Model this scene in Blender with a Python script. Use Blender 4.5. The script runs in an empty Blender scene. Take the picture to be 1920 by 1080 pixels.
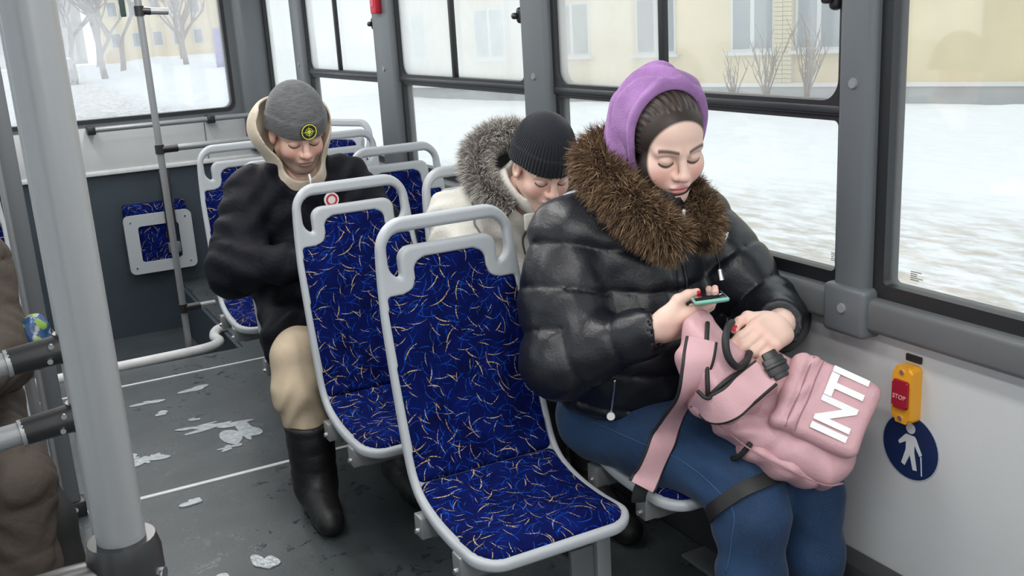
import bpy, bmesh, math, random
import numpy as np
from mathutils import Vector, Matrix
rnd = random.Random(7)
sc = bpy.context.scene
COL = sc.collection
# ---------------------------------------------------------------- camera
FPX = 1900.0
YAW, PITCH, ROLL = (math.radians(a) for a in (27.23, 15.13, -3.44))
CAM = np.array([0.0, 0.0, 1.55])
_f = Vector((math.sin(YAW)*math.cos(PITCH), math.cos(YAW)*math.cos(PITCH), -math.sin(PITCH)))
_r0 = Vector((math.cos(YAW), -math.sin(YAW), 0)); _u0 = _r0.cross(_f)
_r = _r0*math.cos(ROLL) + _u0*math.sin(ROLL); _u = -_r0*math.sin(ROLL) + _u0*math.cos(ROLL)
cd = bpy.data.cameras.new('camera'); cam = bpy.data.objects.new('camera', cd); COL.objects.link(cam)
cd.sensor_width = 36.0; cd.lens = 36.0*FPX/1920.0; cd.clip_start = 0.02; cd.clip_end = 400
M = Matrix((( _r.x, _u.x, -_f.x, 0), (_r.y, _u.y, -_f.y, 0), (_r.z, _u.z, -_f.z, CAM[2]), (0, 0, 0, 1)))
cam.matrix_world = M
sc.camera = cam
# ---------------------------------------------------------------- world, light, exposure
world = bpy.data.worlds.new('overcast'); sc.world = world; world.use_nodes = True
bg = world.node_tree.nodes['Background']; bg.inputs[0].default_value = (0.90, 0.95, 1.0, 1); bg.inputs[1].default_value = 1.38
sc.view_settings.view_transform = 'Standard'; sc.view_settings.look = 'None'
sc.view_settings.exposure = 0.36; sc.view_settings.gamma = 1.0; sc.view_settings.use_curve_mapping = False
sc.cycles.use_denoising = True
sc.cycles.max_bounces = 8; sc.cycles.diffuse_bounces = 4; sc.cycles.transparent_max_bounces = 16
sc.cycles.sample_clamp_indirect = 6.0
FILL_LAMP_POWER = 8.0
# ---------------------------------------------------------------- helpers: objects
def link(name, data, parent=None, loc=(0, 0, 0)):
    o = bpy.data.objects.new(name, data); COL.objects.link(o); o.location = loc
    if parent is not None: o.parent = parent
    return o
def tag(o, label=None, cat=None, group=None, kind=None):
    if label: o['label'] = label
    if cat: o['category'] = cat
    if group: o['group'] = group
    if kind: o['kind'] = kind
    return o
def thing(name, label, cat, loc=(0, 0, 0), rz=0.0, group=None):
    o = link(name, None, None, loc); o.rotation_euler = (0, 0, rz); o.empty_display_size = .05
    return tag(o, label, cat, group)
def copy_tree(o, parent=None):
    c = o.copy(); COL.objects.link(c); c.parent = parent
    for ch in list(o.children): copy_tree(ch, c)
    return c
def meshobj(name, V, Fc, m, parent=None, smooth=True, loc=(0, 0, 0), auto=None):
    me = bpy.data.meshes.new(name); me.from_pydata([tuple(map(float, v)) for v in V], [], [tuple(map(int, f)) for f in Fc]); me.update()
    if smooth: me.shade_smooth()
    if auto is not None: me.set_sharp_from_angle(angle=math.radians(auto))
    if m is not None: me.materials.append(m)
    return link(name, me, parent, loc)
def fastmesh(name, V, Q, m, parent=None, cols=None, uv=None, loc=(0, 0, 0)):
    """quads from numpy arrays"""
    me = bpy.data.meshes.new(name); n = len(V); k = len(Q); w = Q.shape[1]
    me.vertices.add(n); me.vertices.foreach_set('co', np.asarray(V, np.float32).ravel())
    me.loops.add(k*w); me.polygons.add(k)
    me.loops.foreach_set('vertex_index', np.asarray(Q, np.int32).ravel())
    me.polygons.foreach_set('loop_start', np.arange(0, k*w, w, dtype=np.int32))
    me.polygons.foreach_set('loop_total', np.full(k, w, dtype=np.int32))
    me.update(calc_edges=True); me.shade_smooth()
    if cols is not None:
        a = me.color_attributes.new('Col', 'FLOAT_COLOR', 'POINT')
        c4 = np.ones((n, 4), np.float32); c4[:, :3] = cols; a.data.foreach_set('color', c4.ravel())
    if uv is not None:
        l = me.uv_layers.new(name='UVMap'); l.data.foreach_set('uv', np.asarray(uv, np.float32)[np.asarray(Q).ravel()].ravel())
    if m is not None: me.materials.append(m)
    return link(name, me, parent, loc)
class MB:
    """collects simple shapes into one mesh"""
    def __init__(s): s.bm = bmesh.new()
    def box(s, lo, hi, bev=0.0, seg=2):
        r = bmesh.ops.create_cube(s.bm, size=1.0); vs = r['verts']
        lo = Vector(lo); hi = Vector(hi); c = (lo+hi)/2; d = hi-lo
        for v in vs: v.co = Vector((v.co.x*d.x+c.x, v.co.y*d.y+c.y, v.co.z*d.z+c.z))
        if bev > 0:
            es = list({e for v in vs for e in v.link_edges})
            bmesh.ops.bevel(s.bm, geom=es, offset=min(bev, .49*min(abs(d.x), abs(d.y), abs(d.z))), segments=seg, affect='EDGES', profile=.5)
        return s
    def tube(s, pts, r, n=14, cap=True):
        V, Fc = tube_mesh(pts, r, n, cap); bv = [s.bm.verts.new(v) for v in V]
        for f in Fc: s.bm.faces.new([bv[i] for i in f])
        return s
    def add(s, V, Fc):
        bv = [s.bm.verts.new(tuple(v)) for v in V]
        for f in Fc:
            try: s.bm.faces.new([bv[i] for i in f])
            except ValueError: pass
        return s
    def xf(s, mat):
        s.bm.transform(mat); return s
    def build(s, name, m, parent=None, auto=35, loc=(0, 0, 0)):
        bmesh.ops.recalc_face_normals(s.bm, faces=s.bm.faces[:])
        me = bpy.data.meshes.new(name); s.bm.to_mesh(me); s.bm.free(); me.shade_smooth()
        if auto is not None: me.set_sharp_from_angle(angle=math.radians(auto))
        if m is not None: me.materials.append(m)
        return link(name, me, parent, loc)
def tube_mesh(pts, r, n=14, cap=True):
    P = [Vector(p) for p in pts]; R = list(r) if hasattr(r, '__len__') else [r]*len(P)
    V, Fc = [], []; t0 = (P[1]-P[0]).normalized(); up = Vector((0, 0, 1)) if abs(t0.z) < .9 else Vector((1, 0, 0))
    nrm = (up - t0*up.dot(t0)).normalized()
    for i, p in enumerate(P):
        t = (P[min(i+1, len(P)-1)] - P[max(i-1, 0)]).normalized()
        nrm = (nrm - t*nrm.dot(t)).normalized(); b = t.cross(nrm)
        for k in range(n):
            a = 2*math.pi*k/n; V.append(p + (nrm*math.cos(a) + b*math.sin(a))*R[i])
    for i in range(len(P)-1):
        for k in range(n): Fc.append((i*n+k, i*n+(k+1) % n, (i+1)*n+(k+1) % n, (i+1)*n+k))
    if cap: Fc.append(tuple(range(n))[::-1]); Fc.append(tuple((len(P)-1)*n+k for k in range(n)))
    return V, Fc
def spline(pts, n=8):
    P = np.array(pts, float); P = np.vstack([2*P[0]-P[1], P, 2*P[-1]-P[-2]]); out = []
    for i in range(1, len(P)-2):
        for t in np.linspace(0, 1, n, endpoint=False):
            a, b, c, d = P[i-1], P[i], P[i+1], P[i+2]
            out.append(.5*((2*b)+(-a+c)*t+(2*a-5*b+4*c-d)*t*t+(-a+3*b-3*c+d)*t**3))
    out.append(P[-2]); return np.array(out)
def rr(w0, h0, w1, h1, r, n=8):
    n = 8
    """rounded rectangle loop between corners (w0,h0) and (w1,h1)"""
    o = []; r = max(r, 1e-4)
    for cx, cy, a0 in ((w1-r, h1-r, 0), (w0+r, h1-r, 90), (w0+r, h0+r, 180), (w1-r, h0+r, 270)):
        for k in range(n+1):
            a = math.radians(a0+90*k/n); o.append((cx+r*math.cos(a), cy+r*math.sin(a)))
    return o
def ring(outer, inner, d0, d1, place):
    """frame between two loops of equal length, from depth d0 to d1; place(u,v,d) -> xyz"""
    n = len(outer); V = []
    for lp, d in ((outer, d0), (inner, d0), (inner, d1), (outer, d1)):
        V += [place(u, v, d) for u, v in lp]
    Fc = []
    for k in range(n):
        j = (k+1) % n
        for a, b in ((0, 1), (1, 2), (2, 3), (3, 0)): Fc.append((a*n+k, a*n+j, b*n+j, b*n+k))
    return V, Fc
def slab(loop, d0, d1, place):
    n = len(loop); V = [place(u, v, d0) for u, v in loop] + [place(u, v, d1) for u, v in loop]
    Fc = [tuple(range(n)), tuple(range(n, 2*n))[::-1]] + [(k, (k+1) % n, n+(k+1) % n, n+k) for k in range(n)]
    return V, Fc
def text_mesh(body, size, extrude=0.0, bold=0.0):
    cu = bpy.data.curves.new('t', 'FONT'); cu.body = body; cu.size = size; cu.extrude = extrude; cu.offset = bold
    cu.align_x = 'CENTER'; cu.align_y = 'CENTER'; cu.resolution_u = 3
    o = bpy.data.objects.new('t', cu); COL.objects.link(o)
    dg = bpy.context.evaluated_depsgraph_get(); me = bpy.data.meshes.new_from_object(o.evaluated_get(dg))
    bpy.data.objects.remove(o); return me
# ---------------------------------------------------------------- helpers: materials
MATS = {}
def mat(name, col=(.5, .5, .5), rough=.5, metal=0.0, spec=.5, bump=None, vary=None, sheen=0.0, attr=False, sss=0.0, coat=0.0):
    """principled; vary=(scale, amount) noise on colour; bump=(scale, strength[, detail])"""
    if name in MATS: return MATS[name]
    m = bpy.data.materials.new(name); m.use_nodes = True; nt = m.node_tree; N = nt.nodes; L = nt.links
    b = N['Principled BSDF']; b.inputs['Base Color'].default_value = (*col, 1); b.inputs['Roughness'].default_value = rough
    b.inputs['Metallic'].default_value = metal; b.inputs['Specular IOR Level'].default_value = spec
    if sheen: b.inputs['Sheen Weight'].default_value = sheen; b.inputs['Sheen Roughness'].default_value = .4
    if coat: b.inputs['Coat Weight'].default_value = coat
    if sss: b.inputs['Subsurface Weight'].default_value = sss; b.inputs['Subsurface Radius'].default_value = (.01, .004, .002); b.inputs['Subsurface Scale'].default_value = 1.0
    tc = N.new('ShaderNodeTexCoord'); src = None
    if attr:
        a = N.new('ShaderNodeAttribute'); a.attribute_name = 'Col'; src = a.outputs['Color']
    if vary:
        n = N.new('ShaderNodeTexNoise'); n.inputs['Scale'].default_value = vary[0]; n.inputs['Detail'].default_value = 5
        L.new(tc.outputs['Object'], n.inputs['Vector'])
        mx = N.new('ShaderNodeMix'); mx.data_type = 'RGBA'; mx.blend_type = 'MULTIPLY'; mx.inputs[0].default_value = 1.0
        mr = N.new('ShaderNodeMapRange'); mr.inputs[1].default_value = .3; mr.inputs[2].default_value = .7
        mr.inputs[3].default_value = 1-vary[1]; mr.inputs[4].default_value = 1+vary[1]*.5
        L.new(n.outputs[0], mr.inputs[0])
        if src is not None: L.new(src, mx.inputs[6])
        else: mx.inputs[6].default_value = (*col, 1)
        L.new(mr.outputs[0], mx.inputs[7]); src = mx.outputs[2]
    if src is not None: L.new(src, b.inputs['Base Color'])
    if bump:
        n = N.new('ShaderNodeTexNoise'); n.inputs['Scale'].default_value = bump[0]; n.inputs['Detail'].default_value = bump[2] if len(bump) > 2 else 4
        L.new(tc.outputs['Object'], n.inputs['Vector'])
        bp = N.new('ShaderNodeBump'); bp.inputs['Strength'].default_value = bump[1]; bp.inputs['Distance'].default_value = .01
        L.new(n.outputs[0], bp.inputs['Height']); L.new(bp.outputs[0], b.inputs['Normal'])
    MATS[name] = m; return m
class NT:
    """small shader-maths helper"""
    def __init__(s, m): s.m = m; s.N = m.node_tree.nodes; s.L = m.node_tree.links
    def node(s, t, **kw):
        n = s.N.new(t)
        for k, v in kw.items(): setattr(n, k, v)
        return n
    def set(s, inp, v):
        if hasattr(v, 'is_linked') or isinstance(v, bpy.types.NodeSocket): s.L.new(v, inp)
        else: inp.default_value = v
    def math(s, op, a, b=0.0, c=0.0):
        n = s.node('ShaderNodeMath', operation=op); s.set(n.inputs[0], a); s.set(n.inputs[1], b); s.set(n.inputs[2], c); return n.outputs[0]
    def mix(s, f, a, b, blend='MIX'):
        n = s.node('ShaderNodeMix', data_type='RGBA', blend_type=blend)
        s.set(n.inputs[0], f); s.set(n.inputs[6], a); s.set(n.inputs[7], b); return n.outputs[2]
    def rng(s, v, a, b, c=0.0, d=1.0):
        n = s.node('ShaderNodeMapRange'); s.set(n.inputs[0], v)
        for i, q in enumerate((a, b, c, d)): n.inputs[i+1].default_value = q
        return n.outputs[0]
    def noise(s, vec, scale, detail=4, rough=.5, dist=0.0):
        n = s.node('ShaderNodeTexNoise'); s.L.new(vec, n.inputs['Vector']); n.inputs['Scale'].default_value = scale
        n.inputs['Detail'].default_value = detail; n.inputs['Roughness'].default_value = rough; n.inputs['Distortion'].default_value = dist
        return n.outputs[0]
    def mapping(s, vec, scale=(1, 1, 1), loc=(0, 0, 0), rot=(0, 0, 0)):
        n = s.node('ShaderNodeMapping'); s.L.new(vec, n.inputs[0]); n.inputs['Location'].default_value = loc
        n.inputs['Rotation'].default_value = rot; n.inputs['Scale'].default_value = scale; return n.outputs[0]
    def coord(s, which='Object'): return s.node('ShaderNodeTexCoord').outputs[which]
# shared materials
PLAST = mat('seat_plastic_grey', (.40, .425, .45), .42, bump=(300, .05))
PILLAR = mat('grey_pillar_plastic', (.115, .127, .138), .38, bump=(500, .06))
RAIL = mat('grey_sill_plastic', (.115, .121, .127), .45, bump=(400, .06))
GASKET = mat('black_rubber', (.012, .013, .015), .45)
BLACKP = mat('black_plastic', (.014, .014, .016), .35)
STEELG = mat('powder_coated_grey', (.25, .258, .266), .34, metal=.3, spec=.6)
STEELD = mat('dark_powder_coat', (.12, .13, .14), .4)
CHROME = mat('bright_screw', (.8, .8, .8), .18, metal=1)
WALLP = mat('wall_panel_light_grey', (.55, .56, .57), .5, vary=(2.5, .06), bump=(250, .05))
DARKP = mat('dark_slate_panel', (.035, .05, .065), .5, vary=(6, .15), bump=(300, .06))
WHITET = mat('white_trim', (.62, .63, .63), .45, vary=(20, .1))
# ================================================================ bus shell
WX = 1.75; LX = -0.60; RY = 6.70; FY = -5.0; CEIL = 2.15; WELL_Z = -0.32
KERB_Y = 5.12
def glass_mat(name, tint, film, film_col, streak=0.0, gloss=.05):
    """real pane: clear tinted transmission, a thin diffusing film for condensation, dirt and outdoor haze, faint gloss"""
    m = bpy.data.materials.new(name); m.use_nodes = True; t = NT(m); t.N.remove(t.N['Principled BSDF'])
    out = t.N['Material Output']
    tr = t.node('ShaderNodeBsdfTransparent'); tr.inputs[0].default_value = (*tint, 1)
    df = t.node('ShaderNodeBsdfTranslucent'); df.inputs[0].default_value = (*film_col, 1)
    gl = t.node('ShaderNodeBsdfGlossy'); gl.inputs['Roughness'].default_value = .03; gl.inputs[0].default_value = (1, 1, 1, 1)
    co = t.coord('Object')
    fac = t.rng(t.noise(co, 2.2, 4), .3, .7, film*.65, film*1.25)
    if streak:
        s = t.noise(t.mapping(co, (1, 38, 1.0)), 1.0, 5, .65)
        lowmask = t.rng(t.noise(co, 1.3, 2), .45, .6)
        fac = t.math('SUBTRACT', fac, t.math('MULTIPLY', t.math('MULTIPLY', t.rng(s, .62, .72), streak), lowmask))
    m1 = t.node('ShaderNodeMixShader'); t.set(m1.inputs[0], t.math('MAXIMUM', fac, 0.0)); t.L.new(tr.outputs[0], m1.inputs[1]); t.L.new(df.outputs[0], m1.inputs[2])
    m2 = t.node('ShaderNodeMixShader'); m2.inputs[0].default_value = gloss; t.L.new(m1.outputs[0], m2.inputs[1]); t.L.new(gl.outputs[0], m2.inputs[2])
    t.L.new(m2.outputs[0], out.inputs[0]); return m
G_CLEAR = glass_mat('clear_side_glass', (.90, .92, .92), .07, (.9, .9, .88))
G_FOG = glass_mat('misted_upper_glass', (.88, .90, .90), .62, (.86, .88, .88), streak=.35)
G_FOGL = glass_mat('lightly_misted_glass', (.88, .90, .90), .33, (.88, .88, .86), streak=.2)
G_FOGN = glass_mat('faintly_misted_glass', (.90, .92, .92), .15, (.88, .88, .86))
G_REAR = glass_mat('rear_window_glass', (.86, .88, .88), .26, (.86, .86, .87))  # pale film paints the haze over the street behind onto this pane
# ---- floor
def floor_material():
    m = mat('wet_grey_floor', rough=.4); t = NT(m); b = t.N['Principled BSDF']; co = t.coord('Object')
    n1 = t.noise(co, 3.0, 6, .6); n2 = t.noise(co, 140, 3, .7); n3 = t.noise(co, 16, 5, .65, .6)
    base = t.mix(t.rng(n1, .35, .65), (.030, .037, .040, 1), (.054, .063, .067, 1))
    base = t.mix(t.rng(n2, .55, .75, 0, .45), base, (.15, .165, .17, 1))
    wet = t.math('MULTIPLY', t.rng(n3, .565, .62), t.rng(n1, .40, .55))
    base = t.mix(t.math('MULTIPLY', wet, .75), base, (.022, .027, .03, 1))
    t.L.new(base, b.inputs['Base Color']); t.L.new(t.math('SUBTRACT', .40, t.math('MULTIPLY', wet, .28)), b.inputs['Roughness'])
    bp = t.node('ShaderNodeBump'); bp.inputs['Strength'].default_value = .12; bp.inputs['Distance'].default_value = .004
    t.L.new(n2, bp.inputs['Height']); t.L.new(bp.outputs[0], b.inputs['Normal']); return m
FLOORM = floor_material()
mb = MB(); mb.box((LX-.05, FY, -.06), (WX+.05, KERB_Y-.13, -.012)); mb.box((1.02, KERB_Y-.13, -.06), (WX+.05, RY, -.012))
mb.box((LX-.05, KERB_Y-.13, WELL_Z-.05), (1.02, RY, WELL_Z)); mb.box((LX, KERB_Y-.14, WELL_Z), (1.02, KERB_Y-.10, -.012)); mb.box((1.0, KERB_Y-.1, WELL_Z), (1.04, RY, -.012))
floor = tag(mb.build('floor', DARKP, auto=30), 'dark grey wet bus floor with a sunken rear doorwell', kind='structure')
S2, S1 = 3.478, 4.748
for y0, y1 in ((FY, S2-.009), (S2+.009, S1-.007), (S1+.007, KERB_Y-.13)):
    MB().box((LX, y0, -.012), (WX, y1, 0.0), .0).build('floor_panel', FLOORM, floor)
MB().box((1.02, KERB_Y-.13, -.012), (WX, RY, 0.0)).build('floor_panel', FLOORM, floor)
MB().box((LX, KERB_Y-.10, WELL_Z), (1.0, RY, WELL_Z+.006)).build('well_floor', mat('well_floor_grey', (.05, .06, .068), .45, vary=(8, .2)), floor)
for y, w in ((S2, .010), (S1, .007)):
    MB().box((LX, y-w, -.008), (WX, y+w, .004), .002).build('edge_strip', WHITET, floor)
# rounded kerb trim round the doorwell
kp = spline([(LX+.02, KERB_Y-.10, .006), (.0, KERB_Y-.085, .006), (.55, KERB_Y-.07, .006), (.84, KERB_Y-.05, .006), (.93, KERB_Y+.02, .006), (.93, KERB_Y+.13, .006), (.97, KERB_Y+.24, .006), (1.06, KERB_Y+.28, .006), (1.3, KERB_Y+.32, .006), (1.7, KERB_Y+.37, .006)], 8)
MB().tube(kp, .026, 12).build('kerb_trim', WHITET, floor)
# thin wet pools with their own outline; pale colour paints the window's reflection
def pool_mat():
    m = mat('pool_painted_reflection', (.40, .435, .455), .08, spec=.6, vary=(40, .25), bump=(60, .3)); return m
def blob(cx, cy, rx, ry, seed, n=40, rough=.35):
    r = random.Random(seed); ph = [r.uniform(0, 6.28) for _ in range(6)]; am = [r.uniform(.3, 1)*rough/(k+1) for k in range(6)]
    q = [(a, max(.22, 1+sum(am[k]*math.sin((k+2)*a+ph[k]) for k in range(6)))) for a in (2*math.pi*i/n for i in range(n))]
    return [(cx+rx*math.cos(a)*f, cy+ry*math.sin(a)*f) for a, f in q]
flat = lambda u, v, d: (u, v, d)
POOL = pool_mat()
for i, (px, py, rx, ry) in enumerate(((.67, 3.99, .10, .035), (.735, 3.86, .05, .12), (.60, 4.03, .06, .02), (.66, 3.74, .035, .022), (.36, 3.81, .05, .045), (.30, 3.86, .05, .035), (.41, 3.83, .02, .015),
                                      (.47, 4.45, .05, .025), (.68, 4.50, .055, .03), (.50, 4.28, .03, .02), (.60, 4.12, .02, .015), (.55, 2.80, .03, .05), (.42, 2.78, .025, .02), (.44, 3.34, .03, .025))):
    lp = blob(px, py, rx, ry, 11+i*7, 48, .8 if i < 7 else .4); V, Fc = slab(lp, .0005, .0022+.00015*i, flat); V.append((px, py, .0022+.00015*i)); nn = len(lp)
    Fc = Fc[2:]+[(nn+k, nn+(k+1) % nn, 2*nn) for k in range(nn)]
    meshobj('reflection_pool', V, Fc, POOL, floor, smooth=False)
# ---- right side wall
SILL0, SILL1, GB, CB0, CB1, GT = .806, .884, .916, 1.276, 1.312, 1.92
PIL = [(.12, .22), (1.587, 1.687), (2.977, 3.149), (4.35, 4.58), (5.72, 5.90)]
mb = MB(); mb.box((WX, FY, -.06), (WX+.06, RY+.05, .86)); mb.box((WX, FY, GT), (WX+.06, RY+.05, CEIL))
wall_r = tag(mb.build('wall_right', WALLP), 'light grey side wall of the bus below the windows', kind='structure')
for a, b in ((FY, 1.585), (1.69, 2.975), (3.152, 4.347), (4.585, 5.715), (5.905, RY)):
    MB().box((WX-.045, a, SILL0), (WX+.03, b, SILL1), .014, 3).build('sill_rail', RAIL, wall_r)
for i, (a, b) in enumerate(PIL):
    MB().box((WX-.042, a, SILL1-.02), (WX+.05, b, GT+.03), .018, 3).build('pillar', PILLAR, wall_r)
    if i in (1, 2):
        br = MB().box((WX-.058, a-.014, SILL0-.02), (WX+.01, b+.014, SILL1+.02), .014, 3).build('pillar_bracket', PILLAR, wall_r)
    for z in ((.852, 1.36) if i == 1 else (1.34,)):
        c = (a+b)/2; x = WX-.060 if z < 1 else WX-.044
        MB().tube([(x+.004, c, z), (x-.003, c, z)], [.013, .0105], 18).build('cap_screw', mat('cap_screw', (.23, .24, .25), .35), wall_r)
# heater duct along the floor
hd = MB().box((WX-.07, FY, .0), (WX, 4.9, .225), .012).build('heater_duct', mat('heater_dark', (.035, .038, .042), .4), wall_r)
for k in range(12):
    MB().box((WX-.074, 1.0+k*.09, .14), (WX-.066, 1.055+k*.09, .152), .002).build('vent_slot', BLACKP, hd)
    MB().box((WX-.074, 1.0+k*.09, .10), (WX-.066, 1.055+k*.09, .112), .002).build('vent_slot', BLACKP, hd)
# windows
winpl = lambda u, v, d: (WX+d, u, v)
def side_window(n, y0, y1, split, fogA, fogB, upper=True, low=G_CLEAR):
    w = tag(link(f'window_{n}', None), kind='structure')
    o = rr(y0, SILL1, y1, GT+.03, .002)
    if upper:
        V, Fc = ring(o, rr(y0+.026, GB, y1-.02, CB0, .016), -.012, .03, winpl)
        # lower light frame and upper light frame
        m = MB(); V, Fc = ring(rr(y0, SILL1-.01, y1, CB0+.012, .002), rr(y0+.022, GB, y1-.022, CB0-.005, .014), -.010, .03, winpl); m.add(V, Fc); m.build('lower_gasket', GASKET, w)
        m = MB(); V, Fc = ring(rr(y0, CB0+.008, y1, GT+.04, .002), rr(y0+.02, CB1+.004, y1-.02, GT, .05, 8), -.016, .03, winpl); m.add(V, Fc); m.build('upper_gasket', GASKET, w)
        MB().box((WX-.02, y0+.01, CB0+.012), (WX-.004, y1-.01, CB1-.006), .004).build('slide_rail', mat('slide_rail', (.03, .034, .038), .35), w)
        MB().box((WX+.006, y0+.005, GB-.015), (WX+.012, y1-.005, CB0+.01)).build('pane', low, w)
        MB().box((WX+.000, split, CB1-.01), (WX+.006, y1-.005, GT+.02)).build('sliding_pane', fogB, w)
        MB().box((WX+.012, y0+.005, CB1-.01), (WX+.018, split+.03, GT+.02)).build('sliding_pane', fogA, w)
        MB().box((WX-.010, split-.012, CB1), (WX+.010, split+.012, GT+.01), .003).build('sash_bar', GASKET, w)
        for yl in (y0+.035,):
            l = MB().box((WX-.03, yl-.018, 1.515), (WX-.002, yl+.012, 1.57), .012, 3); l.box((WX-.045, yl-.01, 1.53), (WX-.02, yl+.02, 1.552), .009, 3); l.build('latch', BLACKP, w)
    else:
        m = MB(); V, Fc = ring(rr(y0, SILL1-.01, y1, GT+.04, .002), rr(y0+.022, GB, y1-.030, GT, .012, 8), -.016, .03, winpl); m.add(V, Fc); m.build('gasket', GASKET, w)
        MB().box((WX+.006, y0+.005, GB-.015), (WX+.012, y1-.005, GT+.02)).build('pane', low, w)
    return w
w1 = side_window(1, .22, 1.587, 0, None, None, upper=False)
w2 = side_window(2, 1.687, 2.977, 2.383, G_FOGN, G_FOGL)
w3 = side_window(3, 3.149, 4.35, 3.783, G_FOG, G_FOG)
w4 = side_window(4, 4.58, 5.72, 5.204, G_FOG, G_FOG)
w5 = side_window(5, 5.90, RY-.12, 0, None, None, upper=False, low=G_FOG)
w6 = side_window(6, FY+.1, .12, 0, None, None, upper=False)
# tiny printed glass markings
inkm = mat('glass_print', (.08, .09, .09), .6)
for w, yc, zc in ((w1, 1.50, .955), (w2, 1.735, .955)):
    m = MB()
    for r_ in range(5):
        yy = yc
        for k in range(rnd.randint(3, 5)):
            l = rnd.uniform(.003, .008); m.box((WX+.0035, yy-l, zc-.0045*r_), (WX+.0055, yy, zc-.0045*r_+.0014)); yy -= l+.0015
    m.build('glass_marking', inkm, w)
# ---- rear wall
rearpl = lambda u, v, d: (u, RY+d, v)
mb = MB(); mb.box((LX, RY, -.4), (WX, RY+.06, .76)); mb.box((LX, RY, 1.9), (WX, RY+.06, CEIL))
wall_b = tag(mb.build('wall_rear', DARKP), 'rear wall of the bus, dark slate below and light grey under the window', kind='structure')
MB().box((LX, RY-.03, .755), (WX, RY+.05, 1.04), .01).build('upper_panel', WALLP, wall_b)
MB().box((LX, RY-.042, .735), (WX, RY-.0, .765), .008).build('trim_strip', WHITET, wall_b)
MB().box((1.30, RY-.034, .765), (1.305, RY-.029, 1.02)).build('panel_joint', STEELD, wall_b)
m = MB(); V, Fc = ring(rr(LX, 1.03, WX, 1.95, .01), rr(LX+.13, 1.06, 1.51, 1.90, .05, 8), -.03, .05, rearpl); m.add(V, Fc); m.build('window_surround', PILLAR, wall_b)
# chunky corner pillars
for s, x0, x1 in ((1, 1.56, WX+.02), (-1, LX-.02, LX+.12)):
    MB().box((x0, RY-.12, .78), (x1, RY+.05, 1.95), .05, 4).build('corner_pillar', PILLAR, wall_b)
wr = tag(link('window_7', None), kind='structure')
m = MB(); V, Fc = ring(rr(LX+.125, 1.055, 1.515, 1.905, .055, 8), rr(LX+.145, 1.077, 1.494, 1.885, .045, 8), -.036, .04, rearpl); m.add(V, Fc); m.build('gasket', GASKET, wr)
MB().box((LX+.13, RY+.005, 1.06), (1.51, RY+.012, 1.90)).build('pane', G_REAR, wr)
# ---- left wall with its windows, front end with windscreen opening, ceiling
mb = MB(); mb.box((LX-.06, FY, -.4), (LX, RY+.05, .86)); mb.box((LX-.06, FY, GT), (LX, RY+.05, CEIL))
wall_l = tag(mb.build('wall_left', WALLP), 'light grey side wall across the aisle', kind='structure')
for a, b in PIL + [(RY-.15, RY+.05)]:
    MB().box((LX-.05, a, .84), (LX+.03, b, GT+.03), .018, 3).build('pillar', PILLAR, wall_l)
lf = lambda u, v, d: (LX-d, u, v)
for n, (y0, y1) in enumerate(((FY+.1, .12), (.22, 1.587), (1.687, 2.977), (3.149, 4.35), (4.58, 5.72), (5.90, RY-.12))):
    w = tag(link(f'window_{n+8}', None), kind='structure')
    m = MB(); V, Fc = ring(rr(y0, SILL1-.03, y1, GT+.04, .002), rr(y0+.03, GB, y1-.03, GT, .05, 6), -.012, .03, lf); m.add(V, Fc); m.build('gasket', GASKET, w)
    MB().box((LX-.012, y0+.005, GB-.015), (LX-.006, y1-.005, GT+.02)).build('pane', G_CLEAR, w)
mb = MB(); mb.box((LX, FY-.05, -.06), (WX, FY, .85)); mb.box((LX, FY-.05, 1.98), (WX, FY, CEIL))
wall_f = tag(mb.build('wall_front', WALLP), 'front end of the bus below and above the windscreen', kind='structure')
ceil = tag(MB().box((LX-.06, FY-.05, CEIL), (WX+.06, RY+.06, CEIL+.05)).build('ceiling', mat('ceiling_white', (.75, .75, .74), .5)), 'white ceiling of the bus', kind='structure')
# added fill lamps on the unseen ceiling, put in to brighten the interior
lampm = bpy.data.materials.new('fill_lamp_diffuser'); lampm.use_nodes = True
_b = lampm.node_tree.nodes['Principled BSDF']; _b.inputs['Base Color'].default_value = (.9, .9, .9, 1); _b.inputs['Emission Color'].default_value = (1, .98, .95, 1); _b.inputs['Emission Strength'].default_value = 2.0
for k, (lx, ly) in enumerate([(x, y) for x in (.25, .95) for y in (-4.2, -2.6, -1.0, .7, 2.5, 4.3, 5.9)]):
    t = thing('fill_lamp', 'long flat white fill lamp added on the unseen bus ceiling', 'lamp', (lx, ly, CEIL), group='added fill lamps')
    MB().box((-.11, -.62, -.03), (.11, .62, 0), .01).build('housing', STEELG, t)
    MB().box((-.09, -.6, -.036), (.09, .6, -.028), .003).build('diffuser', lampm, t)
    ld = bpy.data.lights.new('fill_lamp_light', 'AREA'); ld.shape = 'RECTANGLE'; ld.size = .2; ld.size_y = 1.2; ld.energy = FILL_LAMP_POWER; ld.color = (1, .985, .96)
    lo = link('fill_lamp_light', ld, t, (0, 0, -.045))
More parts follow.
